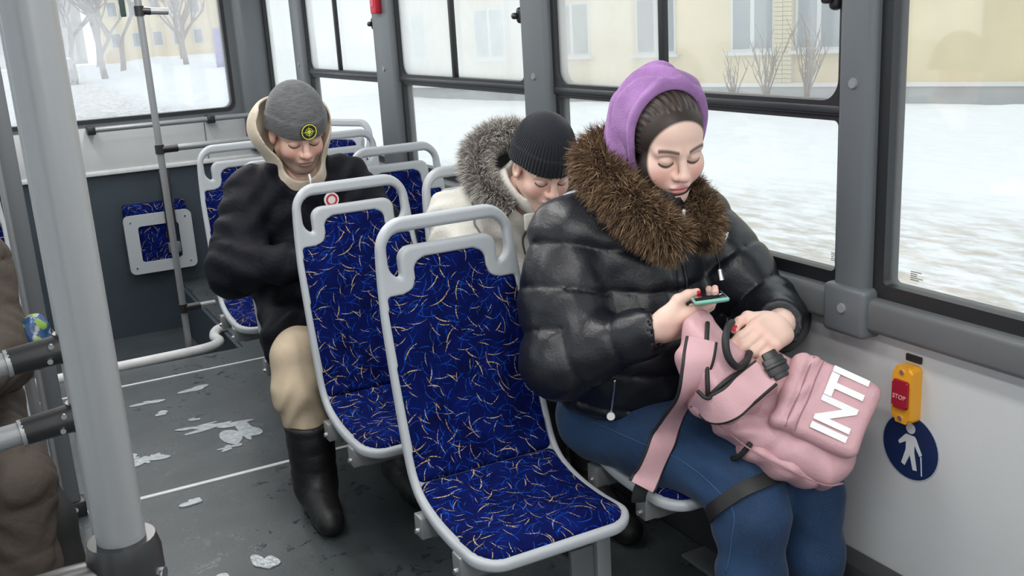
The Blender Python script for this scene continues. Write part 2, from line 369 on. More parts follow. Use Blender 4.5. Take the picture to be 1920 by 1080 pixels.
# ================================================================ signed-distance sculpting
def smin(a, b, k):
    h = np.maximum(k-np.abs(a-b), 0)/k; return np.minimum(a, b)-h*h*k*.25
def smax(a, b, k): return -smin(-a, -b, k)
def S_caps(P, a, b, ra, rb, sx=None):
    a = np.asarray(a, np.float32); b = np.asarray(b, np.float32); ab = b-a
    t = np.clip(((P-a)@ab)/(ab@ab), 0, 1); return np.linalg.norm(P-a-t[:, None]*ab, axis=1)-(ra+(rb-ra)*t)
def S_chain(P, pts, rad, k=.03):
    d = None
    for i in range(len(pts)-1):
        c = S_caps(P, pts[i], pts[i+1], rad[i], rad[i+1]); d = c if d is None else smin(d, c, k)
    return d
def S_ell(P, c, r, R=None):
    q = P-np.asarray(c, np.float32)
    if R is not None: q = q@np.asarray(R, np.float32)
    r = np.asarray(r, np.float32); k0 = np.linalg.norm(q/r, axis=1); k1 = np.linalg.norm(q/(r*r), axis=1)
    return k0*(k0-1)/np.maximum(k1, 1e-6)
def S_box(P, c, h, rad=0.0, R=None):
    q = P-np.asarray(c, np.float32)
    if R is not None: q = q@np.asarray(R, np.float32)
    q = np.abs(q)-(np.asarray(h, np.float32)-rad)
    return np.linalg.norm(np.maximum(q, 0), axis=1)+np.minimum(q.max(1), 0)-rad
def chain_param(P, pts):
    """closest point on polyline: (distance, arclength, angle-free radial vector)"""
    best = None; acc = 0.0
    for i in range(len(pts)-1):
        a = np.asarray(pts[i], np.float32); ab = np.asarray(pts[i+1], np.float32)-a; L_ = float(np.linalg.norm(ab))
        t = np.clip(((P-a)@ab)/(ab@ab), 0, 1); d = np.linalg.norm(P-a-t[:, None]*ab, axis=1)
        if best is None: best = d; s = t*L_
        else: m = d < best; best = np.where(m, d, best); s = np.where(m, acc+t*L_, s)
        acc += L_
    return best, s
def wob(P, f, s=0.0):
    x, y, z = (P*f).T
    return (np.sin(x+1.7*np.sin(y*.7+s)+s)+np.sin(y*1.1+1.3*np.sin(z*.8+s*2)+s)+np.sin(z*1.2+1.5*np.sin(x*.9-s)))/3
def sculpt(fn, lo, hi, h, margin=1.6, blk=12):
    """surface nets over the zero level of fn; blocks far from the surface are skipped"""
    lo = np.asarray(lo, float); n = np.ceil((np.asarray(hi)-lo)/h/blk).astype(int)*blk
    D = np.full(n+1, 1.0, np.float32); nb = n//blk
    B = np.stack(np.meshgrid(*[np.arange(k) for k in nb], indexing='ij'), -1).reshape(-1, 3)
    cen = (lo+(B+.5)*blk*h).astype(np.float32); dc = np.concatenate([fn(c) for c in np.array_split(cen, max(1, len(cen)//40000))])
    rad = blk*h*.5*1.733*margin
    for (i, j, k), d in zip(B, dc):
        if abs(d) > rad: D[i*blk:(i+1)*blk+1, j*blk:(j+1)*blk+1, k*blk:(k+1)*blk+1] = np.sign(d)
    act = B[np.abs(dc) <= rad]
    o = np.stack(np.meshgrid(*[np.arange(blk+1)]*3, indexing='ij'), -1).reshape(-1, 3)
    for g in np.array_split(act, max(1, len(act)//120)):
        if not len(g): continue
        idx = (g[:, None]*blk+o[None]).reshape(-1, 3); v = fn((lo+idx*h).astype(np.float32))
        D[idx[:, 0], idx[:, 1], idx[:, 2]] = v
    for ax in range(3):   # close at the borders
        sl = [slice(None)]*3
        for e in (0, -1): sl[ax] = e; D[tuple(sl)] = np.maximum(D[tuple(sl)], h*.5)
    ins = D < 0
    c8 = [ins[a:n[0]+a, b:n[1]+b, c:n[2]+c] for a in (0, 1) for b in (0, 1) for c in (0, 1)]
    cnt = sum(c.astype(np.int8) for c in c8); cells = np.argwhere((cnt > 0) & (cnt < 8))
    vid = -np.ones(n, np.int64); vid[tuple(cells.T)] = np.arange(len(cells))
    acc = np.zeros((len(cells), 3)); num = np.zeros(len(cells))
    offs = np.array([(a, b, c) for a in (0, 1) for b in (0, 1) for c in (0, 1)])
    for p in range(8):
        for q in range(p+1, 8):
            if np.abs(offs[p]-offs[q]).sum() != 1: continue
            A_ = cells+offs[p]; C_ = cells+offs[q]; da = D[tuple(A_.T)]; db = D[tuple(C_.T)]; m = (da < 0) != (db < 0)
            t = np.where(m, da/np.where(m, da-db, 1), 0)
            acc[m] += (offs[p]+(offs[q]-offs[p])*t[:, None])[m]; num[m] += 1
    V = lo+(cells+acc/num[:, None])*h; Q = []
    for ax in range(3):
        b, c = (ax+1) % 3, (ax+2) % 3; sl0 = [slice(None)]*3; sl1 = [slice(None)]*3; sl0[ax] = slice(0, -1); sl1[ax] = slice(1, None)
        e = ins[tuple(sl0)] != ins[tuple(sl1)]; E_ = np.argwhere(e)
        E_ = E_[(E_[:, b] > 0) & (E_[:, c] > 0) & (E_[:, b] < n[b]) & (E_[:, c] < n[c])]
        if not len(E_): continue
        quad = []
        for db, dc_ in ((-1, -1), (0, -1), (0, 0), (-1, 0)):
            F_ = E_.copy(); F_[:, b] += db; F_[:, c] += dc_; quad.append(vid[tuple(F_.T)])
        q = np.stack(quad, 1); fl = ~ins[tuple(E_.T)]; q[fl] = q[fl][:, ::-1]; Q.append(q)
    Q = np.concatenate(Q); Q = Q[(Q >= 0).all(1)]
    return V, Q
def snap(fn, pts, off=0.0, it=12):
    P = np.array(pts, np.float32)
    for _ in range(it):
        d = fn(P); e = .002; G = np.stack([fn(P+np.eye(3, dtype=np.float32)[i]*e)-fn(P-np.eye(3, dtype=np.float32)[i]*e) for i in range(3)], 1)
        G /= np.linalg.norm(G, axis=1)[:, None]+1e-9; P = P-G*(np.clip(d-off, -.03, .03)*.8)[:, None]
    return P
def relax(V, Q, it=1, lam=.5):
    for _ in range(it):
        A_ = np.zeros_like(V); N_ = np.zeros(len(V))
        for i in range(4):
            j = Q[:, (i+1) % 4]; k = Q[:, i]; np.add.at(A_, k, V[j]); np.add.at(N_, k, 1); np.add.at(A_, j, V[k]); np.add.at(N_, j, 1)
        V = V+(A_/np.maximum(N_, 1)[:, None]-V)*lam
    return V
# ================================================================ bus seats
def fabric_material():
    m = mat('blue_dash_fabric', rough=.9, spec=.08); t = NT(m); b = t.N['Principled BSDF']
    uv = t.node('ShaderNodeUVMap').outputs[0]
    col = t.mix(t.rng(t.noise(uv, 14, 4), .3, .7), (.0013, .0025, .034, 1), (.002, .008, .095, 1))
    def dashes(scale, length, width, bend, rot, loc, dens, amin=0.0, amax=6.28):
        """one short slightly bent dash per cell, at a random angle"""
        vec = t.mapping(uv, (scale, scale, 1), loc, (0, 0, rot)); vo = t.node('ShaderNodeTexVoronoi', voronoi_dimensions='2D'); t.L.new(vec, vo.inputs['Vector']); vo.inputs['Scale'].default_value = 1.0; vo.inputs['Randomness'].default_value = .75
        df = t.node('ShaderNodeVectorMath', operation='SUBTRACT'); t.L.new(vec, df.inputs[0]); t.L.new(vo.outputs['Position'], df.inputs[1])
        sp = t.node('ShaderNodeSeparateXYZ'); t.L.new(df.outputs[0], sp.inputs[0]); sc_ = t.node('ShaderNodeSeparateColor'); t.L.new(vo.outputs['Color'], sc_.inputs[0])
        an = t.math('ADD', t.math('MULTIPLY', sc_.outputs[0], amax-amin), amin); c = t.math('COSINE', an); s = t.math('SINE', an)
        u = t.math('ADD', t.math('MULTIPLY', sp.outputs[0], c), t.math('MULTIPLY', sp.outputs[1], s))
        v = t.math('SUBTRACT', t.math('MULTIPLY', sp.outputs[1], c), t.math('MULTIPLY', sp.outputs[0], s))
        v = t.math('ADD', v, t.math('MULTIPLY', t.math('MULTIPLY', u, u), bend)); ln = t.math('MULTIPLY', t.math('ADD', sc_.outputs[1], .55), length)
        tap = t.math('MULTIPLY', t.math('SUBTRACT', 1.0, t.math('POWER', t.math('DIVIDE', t.math('ABSOLUTE', u), ln), 2.0)), width)
        ins = t.math('LESS_THAN', t.math('ABSOLUTE', v), tap); return t.math('MULTIPLY', ins, t.math('LESS_THAN', sc_.outputs[2], dens))
    br = t.rng(t.noise(uv, 260, 2), .38, .55)
    for args, c, f in (((26, .50, .035, .35, .3, (3, 1, 0), .95), (.003, .032, .30, 1), .9), ((22, .50, .030, .5, 1.1, (7, 2, 0), .95), (.004, .06, .46, 1), .9),
                       ((19, .52, .020, .6, 2.0, (1, 8, 0), .8), (.010, .11, .58, 1), .8), ((24, .45, .016, .7, .8, (4, 4, 0), .6), (.06, .17, .50, 1), .7),
                       ((21, .46, .022, .45, .55, (5, 3, 0), .8, .5, 2.3), (.50, .36, .16, 1), .9), ((18, .42, .026, .5, 1.7, (2, 6, 0), .6), (.62, .46, .20, 1), .9),
                       ((21, .40, .020, -.5, 2.6, (9, 5, 0), .6), (.52, .46, .36, 1), .8)):
        d = dashes(*args); col = t.mix(t.math('MULTIPLY', t.math('MULTIPLY', d, br), f), col, c)
    t.L.new(col, b.inputs['Base Color']); b.inputs['Sheen Tint'].default_value = (.02, .20, 1, 1); b.inputs['Sheen Roughness'].default_value = .22
    bp = t.node('ShaderNodeBump'); bp.inputs['Strength'].default_value = .25; bp.inputs['Distance'].default_value = .002
    t.L.new(t.noise(uv, 500, 2), bp.inputs['Height']); t.L.new(bp.outputs[0], b.inputs['Normal']); return m
FABRIC = fabric_material()
PROF = spline([(.0, 1.085), (-.004, 1.04), (-.010, .98), (-.022, .90), (-.050, .78), (-.085, .65), (-.122, .53), (-.150, .465), (-.195, .425), (-.28, .402), (-.38, .396), (-.47, .400), (-.535, .392)], 10)
_ds = np.concatenate([[0], np.cumsum(np.linalg.norm(np.diff(PROF, axis=0), axis=1))]); SLEN = float(_ds[-1])
def bend(V):
    """(u, s, t) -> seat space; t grows towards the sitter"""
    s = np.clip(V[:, 1], 0, SLEN); ex = V[:, 1]-s
    y = np.interp(s, _ds, PROF[:, 0]); z = np.interp(s, _ds, PROF[:, 1]); e = .012
    ty = np.interp(np.clip(s+e, 0, SLEN), _ds, PROF[:, 0])-np.interp(np.clip(s-e, 0, SLEN), _ds, PROF[:, 0])
    tz = np.interp(np.clip(s+e, 0, SLEN), _ds, PROF[:, 1])-np.interp(np.clip(s-e, 0, SLEN), _ds, PROF[:, 1])
    l = np.hypot(ty, tz); ty, tz = ty/l, tz/l; ny, nz = tz, -ty     # towards sitter: -y on the back, +z on the seat
    return np.stack([V[:, 0], y+ty*ex+ny*V[:, 2], z+tz*ex+nz*V[:, 2]], 1)
def sd_rr(u, s, u1, s0, s1, r):
    qx = np.abs(u)-(u1-r); qy = np.abs(s-(s0+s1)/2)-((s1-s0)/2-r)
    return np.hypot(np.maximum(qx, 0), np.maximum(qy, 0))+np.minimum(np.maximum(qx, qy), 0)-r
SJ = float(_ds[np.argmin(np.abs(PROF[:, 1]-.452))])
def outline(u, s):
    half = np.interp(s, [0, .12, .25, .55, SLEN], [.180, .191, .199, .205, .211])
    return sd_rr(u/half*.2, s, .2, 0, SLEN, .075)*.98
def fabric_top(u, s, off):
    a = sd_rr(u, s, .104-off, .100+off, .9, .035); b = sd_rr(u, s, .4, .185+off, 2.0, .01); return smin(a, b, .045)
def seat_frame(P):
    u, s, t = P.T; o = outline(u, s)
    hole = smax(sd_rr(u, s, .163, .036, .152, .042), -sd_rr(u, s, .134, .072, 1, .035), .012)
    d2 = smax(o, -hole, .012)
    pad = smax(o+.019, fabric_top(u, s, .006), .01)             # recess for the upholstery
    th = np.where(pad < 0, .010, np.interp(s, [0, .05, .2], [.017, .017, .014])); zc = np.where(pad < 0, -.008, 0)
    w = np.stack([d2+.010, np.abs(t-zc)-th+.010], 1)
    return np.linalg.norm(np.maximum(w, 0), axis=1)+np.minimum(w.max(1), 0)-.010
def seat_pad(P, which):
    u, s, t = P.T; d2 = smax(outline(u, s)+.017, fabric_top(u, s, .004), .012)
    d2 = smax(d2, (s-SJ+.001) if which == 0 else (SJ+.001-s), .02)
    if which == 1: d2 = smax(d2, s-(SLEN-.011), .02)
    th = (.020+.010*np.clip(-d2/.05, 0, 1)) if which else (.015+.006*np.clip(-d2/.06, 0, 1))
    w = np.stack([d2+.012, np.abs(t)-th+.012], 1)
    return np.linalg.norm(np.maximum(w, 0), axis=1)+np.minimum(w.max(1), 0)-.012
def make_seat():
    root = thing('bus_seat', 'x', 'seat')
    V, Q = sculpt(seat_frame, (-.225, -.012, -.03), (.225, SLEN+.012, .032), .0036, 2.0, 10); V = relax(V, Q, 2)
    fastmesh('shell_frame', bend(V), Q[:, ::-1], PLAST, root)
    for k, nm in enumerate(('back_pad', 'seat_pad')):
        V, Q = sculpt(lambda P: seat_pad(P, k), (-.225, .05, -.03), (.225, SLEN+.01, .045), .0046, 2.0, 10); V = relax(V, Q, 2)
        fastmesh(nm, bend(V), Q[:, ::-1], FABRIC, root, uv=V[:, :2])
    return root
proto_seat = make_seat()
def frame_parts(root, x0, x1, legx):
    """steel support under a seat: two cross beams, brackets and a pedestal leg"""
    for y in (-.20, -.42): MB().box((x0, y-.02, .33), (x1, y+.02, .37), .004).build('cross_beam', STEELD, root)
    for y in (-.20, -.42): 
        b = MB().box((-.215, y-.022, .335), (-.15, y+.022, .392), .004).build('bracket', STEELG, root)
        MB().tube([(-.222, y, .352), (-.212, y, .352)], .007, 10).build('bolt', CHROME, b)
    MB().box((legx-.02, -.43, 0), (legx+.02, -.37, .335), .004).build('leg', STEELG, root)
    MB().box((legx-.085, -.415, .02), (legx-.02, -.40, .30), .004).build('leg_plate', STEELD, root)
    MB().box((legx-.07, -.46, 0), (legx+.05, -.16, .012), .004).build('foot', STEELD, root)
frame_parts(proto_seat, -.18, .19, .17)
ROWS = [2.30+.71*k for k in range(4)]
SEATS = []
def place_seat(x, y, label, rz=0.0, z=0.0, g='blue bus seats'):
    o = proto_seat if not SEATS else copy_tree(proto_seat); SEATS.append(o)
    o.location = (x, y, z); o.rotation_euler = (0, 0, rz); o['label'] = label; o['group'] = g; return o
place_seat(1.0, ROWS[0], 'empty blue patterned aisle seat beside the woman in the black puffer jacket')
place_seat(1.496, ROWS[0]-.005, 'blue patterned window seat under the woman with the pink backpack')
place_seat(1.0, ROWS[1], 'empty blue patterned aisle seat in front of the man in the grey beanie')
place_seat(1.43, ROWS[1], 'blue patterned window seat under the man in the beige parka')
place_seat(1.0, ROWS[2], 'blue patterned aisle seat under the man in the grey beanie')
place_seat(1.43, ROWS[2], 'empty blue patterned window seat right behind the man in the beige parka')
place_seat(1.0, ROWS[3], 'blue patterned aisle seat behind the man in the grey beanie, joined to a pole')
place_seat(1.43, ROWS[3], 'empty blue patterned window seat two rows behind the man in the beige parka')
place_seat(1.66, 4.98, 'blue patterned seat turned sideways with its back to the window', rz=math.radians(-62))
place_seat(-.145, 4.5, 'blue patterned seat across the aisle beside the dark grey post')
place_seat(-.20, 3.26, 'blue patterned seat under the person in the brown coat')
# ================================================================ people
SKIN = mat('skin', rough=.48, attr=True, sss=.12, spec=.4); CLOTH_ATTR = mat('hair_and_fur', rough=.75, attr=True, spec=.25)
def frame_of(fwd, up, mirror=False):
    y = Vector(fwd).normalized(); z = Vector(up); z = (z-y*z.dot(y)).normalized(); x = y.cross(z)
    if mirror: x = -x
    return np.array([x, y, z]).T          # columns: local axes in world space
def head_frame(psi, pit, rol=0.0):
    psi, pit, rol = (math.radians(a) for a in (psi, pit, rol))
    f = Vector((math.sin(psi)*math.cos(pit), -math.cos(psi)*math.cos(pit), -math.sin(pit)))
    u = Vector((math.sin(psi)*math.sin(pit), -math.cos(psi)*math.sin(pit), math.cos(pit)))
    return frame_of(f, Matrix.Rotation(rol, 3, f)@u)
def sym(P): Q_ = P.copy(); Q_[:, 0] = np.abs(Q_[:, 0]); return Q_
def head_sdf(P, fem=False):
    S = sym(P); k = .028; w = 1.0 if fem else .97
    d = S_ell(P, (0, -.014, .042), (.077, .097, .085)); d = smin(d, S_ell(P, (0, .030, .050), (.066, .060, .060)), k)
    d = smin(d, S_ell(P, (0, .032, -.040), (.061*w, .058, .066)), k)
    d = smin(d, S_caps(S, (.016, .062, -.094), (.052, .0, -.055), .021, .022), .03)                # jaw line
    d = smin(d, S_ell(S, (.040, .052, -.026), (.034, .034, .038) if fem else (.026, .030, .032)), .022)  # cheeks
    d = smin(d, S_ell(P, (0, .074, -.094), (.020, .016, .016)), .022)
    d = smin(d, S_caps(S, (.010, .088, .027), (.048, .072, .027), .008, .007), .02)                # brow ridge
    d = smax(d, -S_ell(S, (.0325, .098, .008), (.019, .016, .012)), .014)                           # sockets
    d = smin(d, S_ell(S, (.0325, .074, .006), (.0165, .0150, .0130)), .004)                         # lidded eyes
    n = S_caps(P, (0, .088, .020), (0, .108, -.020), .0075, .0105); n = smin(n, S_ell(P, (0, .110, -.024), (.0125, .011, .0100)), .008)
    n = smin(n, S_ell(S, (.0125, .098, -.028), (.0085, .0105, .0080)), .007); d = smin(d, n, .011)
    d = smax(d, -S_ell(S, (.0065, .106, -.036), (.0042, .005, .004)), .004)
    d = smin(d, S_ell(P, (0, .086, -.054), (.026, .013, .016)), .016)
    lip = smin(S_ell(S, (.006, .0955, -.0530), (.018, .0080, .0058)), S_ell(P, (0, .0940, -.0640), (.0185, .0085, .0070)), .002)
    d = smin(d, lip, .005); d = smax(d, -S_caps(S, (0, .105, -.0588), (.024, .094, -.0585), .0014, .0012), .002)
    e = smax(S_ell(S, (.079, -.006, -.004), (.011, .020, .031)), -S_ell(S, (.088, .002, -.002), (.008, .011, .019)), .006); d = smin(d, e, .008)
    d = smin(d, S_caps(P, (0, -.018, -.05), (0, -.045, -.19), .052, .060), .03)
    return d
def skin_cols(P, base, blush, lips, brow, stubble=0.0, lash=(.03, .02, .018), fem=False):
    S = sym(P); c = np.tile(np.array(base, float), (len(P), 1)); mix = lambda c, f, k: c*(1-f[:, None])+np.array(k)*f[:, None]
    g = lambda ctr, r: np.exp(-(((S-np.array(ctr))/np.array(r))**2).sum(1))
    c = mix(c, .68*g((.043, .07, -.030), (.024, .04, .022)), blush); c = mix(c, .45*g((0, .11, -.025), (.014, .02, .012)), blush)
    c = mix(c, .35*g((.0325, .085, .006), (.018, .02, .012)), np.array(base)*.72)
    if stubble:
        f = np.clip((-.030-P[:, 2])/.02, 0, 1)*np.clip((P[:, 1]-.0)/.03, 0, 1)*np.clip(1.0-.9*g((0, .095, -.058), (.03, .03, .012)), 0, 1); c = mix(c, f*stubble, (.20, .14, .11))
    f = np.clip(1-((S[:, 0]/.0225)**2+((P[:, 2]+.0585)/.0115)**2), 0, .25)*4*(P[:, 1] > .082); c = mix(c, .85*np.clip(f, 0, 1), lips)
    f = np.exp(-((P[:, 2]+.0587+S[:, 0]**2*2.5)/.0016)**2)*(S[:, 0] < .023)*(P[:, 1] > .08); c = mix(c, .7*f, np.array(lips)*.3)
    xb = S[:, 0]; zb = .0295+.0045*np.sin((xb-.010)/.042*2.4)
    f = np.clip(1.5-np.abs(P[:, 2]-zb)/(.0040 if fem else .0044), 0, 1)*(xb > .012)*(xb < .054)*(P[:, 1] > .05); c = mix(c, .92*f, brow)
    xe = (S[:, 0]-.0325)/.0160; zl = .0010-.0065*(1-xe**2)
    f = np.clip(1.6-np.abs(P[:, 2]-zl)/.0027, 0, 1)*(np.abs(xe) < 1.1)*(P[:, 1] > .06); c = mix(c, .92*f, lash)
    f = np.clip(1.3-np.abs(P[:, 2]-zl-.0105)/.0012, 0, 1)*(np.abs(xe) < .95)*(P[:, 1] > .06); c = mix(c, .35*f, np.array(base)*.45)
    if fem:
        f = np.clip((S_ell(P.astype(np.float32), (0, .105, .012), (.078, .086, .086))+.002)/.006, 0, 1)*(P[:, 2] > -.08); c = mix(c, f, (.032, .022, .018))
    c = mix(c, .85*np.clip(g((.0065, .106, -.0355), (.0042, .008, .0038))*1.4, 0, 1), (.12, .04, .03)); return c
def hand_sdf(curl, spread=.0, thumb=((.040, .020, -.006), (.062, .058, -.014), (.060, .088, -.022), (.052, .108, -.026)), plump=1.0):
    """returns (sdf, list of tips); local: y to fingertips, x to the thumb, z to the back of the hand"""
    F_ = []
    for i, (x, L_) in enumerate(((.030, (.044, .027, .021)), (.0100, (.048, .030, .022)), (-.0105, (.044, .028, .021)), (-.030, (.035, .021, .019)))):
        p = np.array([x, .088-.004*abs(i-1), -.002]); pts = [p*np.array([.85, .35, 1]), p]; a = 0.0; sp = spread*(1.5-i)
        for l, c in zip(L_, curl[i]):
            a += math.radians(c); p = p+l*np.array([math.sin(sp)*math.cos(a), math.cos(sp)*math.cos(a), -math.sin(a)]); pts.append(p)
        F_.append((pts, [.0125*plump, .0112*plump, .0098*plump, .0088*plump, .0074*plump]))
    def fn(P):
        d = S_box(P, (0, .046, -.001), (.041*plump, .050, .0155*plump), .0150); d = smin(d, S_ell(P, (.026, .030, -.012), (.020*plump, .034, .016*plump)), .02)
        d = smin(d, S_caps(P, (0, -.030, -.002), (0, .01, -.002), .025, .028), .03)
        for pts, r in F_:
            f = S_chain(P, pts[1:], r[1:], .006); d = smin(d, f, .006)
            d = smin(d, S_caps(P, pts[0], pts[1], r[0], r[1]), .012)
            d = smin(d, S_ell(P, pts[1]+np.array([0, 0, .004]), (.0095, .010, .0085)), .008)
        t = S_chain(P, thumb, (.0150*plump, .0125*plump, .0108*plump, .0085*plump), .008); return smin(d, t, .012)
    tips = [(np.array(p[-1]), np.array(p[-2])) for p, _ in F_]+[(np.array(thumb[-1]), np.array(thumb[-2]))]
    return fn, tips
def hand_mesh(fn, tips, R, c, base, nail=None, h=.0022, s=1.0, knuckle=(.80, .45, .38)):
    V, Q = sculpt(fn, (-.075, -.10, -.115), (.085, .205, .045), h, 1.5); V = relax(V, Q, 1, .4); col = np.tile(np.array(base, float), (len(V), 1))
    f = .35*np.exp(-((V[:, 1]-.09)/.018)**2); col = col*(1-f[:, None])+np.array(knuckle)*f[:, None]
    for k, (t, p) in enumerate(tips):
        ax = (t-p)/np.linalg.norm(t-p); dist = np.linalg.norm(V-t, axis=1); f = .3*np.exp(-(dist/.02)**2); col = col*(1-f[:, None])+np.array(knuckle)*f[:, None]
        if nail is not None:
            q = V-(t+ax*.001); al = q@ax; dor = np.cross([1.0, 0, 0], ax) if k < 4 else np.array([.55, 0, .83]); dor = dor-ax*(dor@ax); dor /= np.linalg.norm(dor)
            up = q@dor; si = np.linalg.norm(q-np.outer(al, ax)-np.outer(up, dor), axis=1); m = (up > .0035) & (np.abs(al) < .0085) & (si < .0056); col[m] = nail
    W_ = (V*s)@R.T+np.asarray(c)
    if np.linalg.det(R) < 0: Q = Q[:, ::-1]
    return W_, Q, col
def join(parts):
    V, Q, C_ = [], [], []; n = 0
    for v, q, c in parts: V.append(v); Q.append(q+n); C_.append(c); n += len(v)
    return np.concatenate(V), np.concatenate(Q), np.concatenate(C_)
def body_mesh(chains, base, h=.014):
    """limbs and trunk under the clothes"""
    allp = np.concatenate([np.array(p) for p, r in chains]); lo = allp.min(0)-.2; hi = allp.max(0)+.2
    def fn(P):
        d = None
        for p, r in chains: c = S_chain(P, p, r, .04); d = c if d is None else smin(d, c, .05)
        return d
    V, Q = sculpt(fn, lo, hi, h); return V, Q, np.tile(np.array(base, float), (len(V), 1))
def head_mesh(c, R, s, cols, fem=False, h=.0020):
    V, Q = sculpt(lambda P: head_sdf(P, fem), (-.1, -.125, -.20), (.1, .13, .14), h, 1.5); V = relax(V, Q, 1, .3); col = cols(V)
    return (V*s)@R.T+np.asarray(c), Q, col
def cloth(name, fn, lo, hi, h, m, parent, rel=1, cols=None):
    V, Q = sculpt(fn, lo, hi, h, 1.8); V = relax(V, Q, rel, .5); return fastmesh(name, V, Q, m, parent, cols=None if cols is None else cols(V))
def local_cloth(name, fn, lo, hi, h, R, c, s, m, parent, rel=1, cols=None):
    V, Q = sculpt(fn, lo, hi, h, 1.8); V = relax(V, Q, rel, .5); return fastmesh(name, (V*s)@R.T+np.asarray(c), Q, m, parent, cols=None if cols is None else cols(V))
def quilt(t, sp, amp, pw=.45): return amp*(1-np.abs(np.sin(np.pi*t/sp))**pw)
def fur(name, path, rad, n, length, pal, parent, seed, lean=(0, 0, -.4), skip=None, width=.0010, flat=1.0):
    """strands standing off a roll; one part of countless hairs"""
    r = np.random.default_rng(seed); P = spline(path, 10); R_ = np.interp(np.linspace(0, 1, len(P)), np.linspace(0, 1, len(rad)), rad)
    t = r.random(n)*(len(P)-1.001); i = t.astype(int); f = (t-i)[:, None]; c = P[i]*(1-f)+P[i+1]*f; rr_ = R_[i]; tan = P[i+1]-P[i]; tan /= np.linalg.norm(tan, axis=1)[:, None]
    a = np.cross(tan, [0, 0, 1.0]); a /= np.linalg.norm(a, axis=1)[:, None]+1e-6; b = np.cross(tan, a); th = r.random(n)*2*np.pi
    nrm = a*np.cos(th)[:, None]+b*np.sin(th)[:, None]; root = c+nrm*rr_[:, None]*.92
    clump = np.stack([np.sin(t*9+3*np.cos(th*3)), np.sin(t*7+2+2*np.sin(th*4)), np.sin(t*11+th*2)], 1)
    d = nrm+.35*clump+.22*r.normal(size=(n, 3))+np.asarray(lean)+tan*.25*np.sin(t*2)[:, None]; d /= np.linalg.norm(d, axis=1)[:, None]
    L_ = length*(.45+.75*r.random(n))*(rr_/max(rad))**.6; mid = root+d*(L_*.5)[:, None]; d2 = d+np.array([0, 0, -.35])+.2*r.normal(size=(n, 3)); d2 /= np.linalg.norm(d2, axis=1)[:, None]; tip = mid+d2*(L_*.5)[:, None]
    sd = np.cross(d, r.normal(size=(n, 3))); sd /= np.linalg.norm(sd, axis=1)[:, None]; w = width
    V = np.stack([root-sd*w, root+sd*w, mid-sd*w*.8, mid+sd*w*.8, tip-sd*w*.12, tip+sd*w*.12], 1).reshape(-1, 3)
    o = np.arange(n)*6; Q = np.concatenate([np.stack([o, o+1, o+3, o+2], 1), np.stack([o+2, o+3, o+5, o+4], 1)])
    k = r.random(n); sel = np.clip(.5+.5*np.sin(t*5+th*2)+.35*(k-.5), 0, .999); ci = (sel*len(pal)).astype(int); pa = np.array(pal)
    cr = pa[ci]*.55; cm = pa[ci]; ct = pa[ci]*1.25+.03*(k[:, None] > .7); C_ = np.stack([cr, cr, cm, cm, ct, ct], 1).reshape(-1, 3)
    o_ = fastmesh(name, V, Q, CLOTH_ATTR, parent, cols=C_); return tag(o_, kind='stuff')
def roll(name, path, rad, m, parent, n=14):
    P = spline(path, 8); R_ = np.interp(np.linspace(0, 1, len(P)), np.linspace(0, 1, len(rad)), rad); return MB().tube(P, list(R_), n).build(name, m, parent, auto=None)
def ribbon(name, path, wvec, width, thick, m, parent, n=8):
    """flat strap: path points, across-direction per control point"""
    P = spline(path, n); Wv = spline(wvec, n); V, Fc = [], []
    for i, p in enumerate(P):
        t = P[min(i+1, len(P)-1)]-P[max(i-1, 0)]; t /= np.linalg.norm(t); w = Wv[i]-t*(Wv[i]@t); w /= np.linalg.norm(w); nn = np.cross(t, w)
        for a, b in ((-.5, -.5), (-.25, -.7), (.25, -.7), (.5, -.5), (.5, .5), (.25, .7), (-.25, .7), (-.5, .5)): V.append(p+w*a*width+nn*b*thick)
    for i in range(len(P)-1):
        for k in range(8): Fc.append((i*8+k, i*8+(k+1) % 8, (i+1)*8+(k+1) % 8, (i+1)*8+k))
    Fc += [tuple(range(8))[::-1], tuple((len(P)-1)*8+k for k in range(8))]
    o = meshobj(name, V, Fc, m, parent, auto=60); E1 = np.array([(V[i*8+0]+V[i*8+7])/2 for i in range(len(P))]); E2 = np.array([(V[i*8+3]+V[i*8+4])/2 for i in range(len(P))])
    return o, E1, E2
# ---------------------------------------------------------------- woman with the phone
PUFF = mat('black_puffer_nylon', (.008, .009, .013), .36, spec=.42, bump=(140, .10, 3))
def zipper(name, pts, parent, r=.0028, m=None): return MB().tube(spline(pts, 6), r, 6).build(name, m or mat('zip_teeth', (.03, .03, .035), .3, metal=.5), parent, auto=None)
woman = thing('person', 'person in a shiny black puffer jacket and lilac hood looking at a phone', 'person', (1.43, 2.05, 0))
W0 = np.array([1.43, 2.05, 0.0])
class Off:   # children of a person are given in world coordinates
    pass
def under(o, root): o.location = tuple(-np.array(root.location)+np.array(o.location)); return o
WS = dict(shR=(1.245, 2.095, 1.010), elR=(1.150, 2.000, .742), wrR=(1.312, 1.812, .838), shL=(1.600, 2.055, 1.005), elL=(1.668, 1.835, .785), wrL=(1.575, 1.705, .822))
WHC = (1.437, 1.965, 1.228); WHR = head_frame(-9, 21, 3)
SKW = (.80, .56, .47)
parts = [head_mesh(WHC, WHR, 1.06, lambda V: skin_cols(V, SKW, (.84, .36, .32), (.70, .25, .25), (.10, .065, .05), fem=True), True, .0017)]
hfn, tips = hand_sdf([(18, 30, 22), (28, 34, 25), (34, 38, 25), (40, 40, 25)], .03, ((.036, .018, -.010), (.052, .050, -.030), (.050, .078, -.040), (.046, .102, -.046)), 1.08)
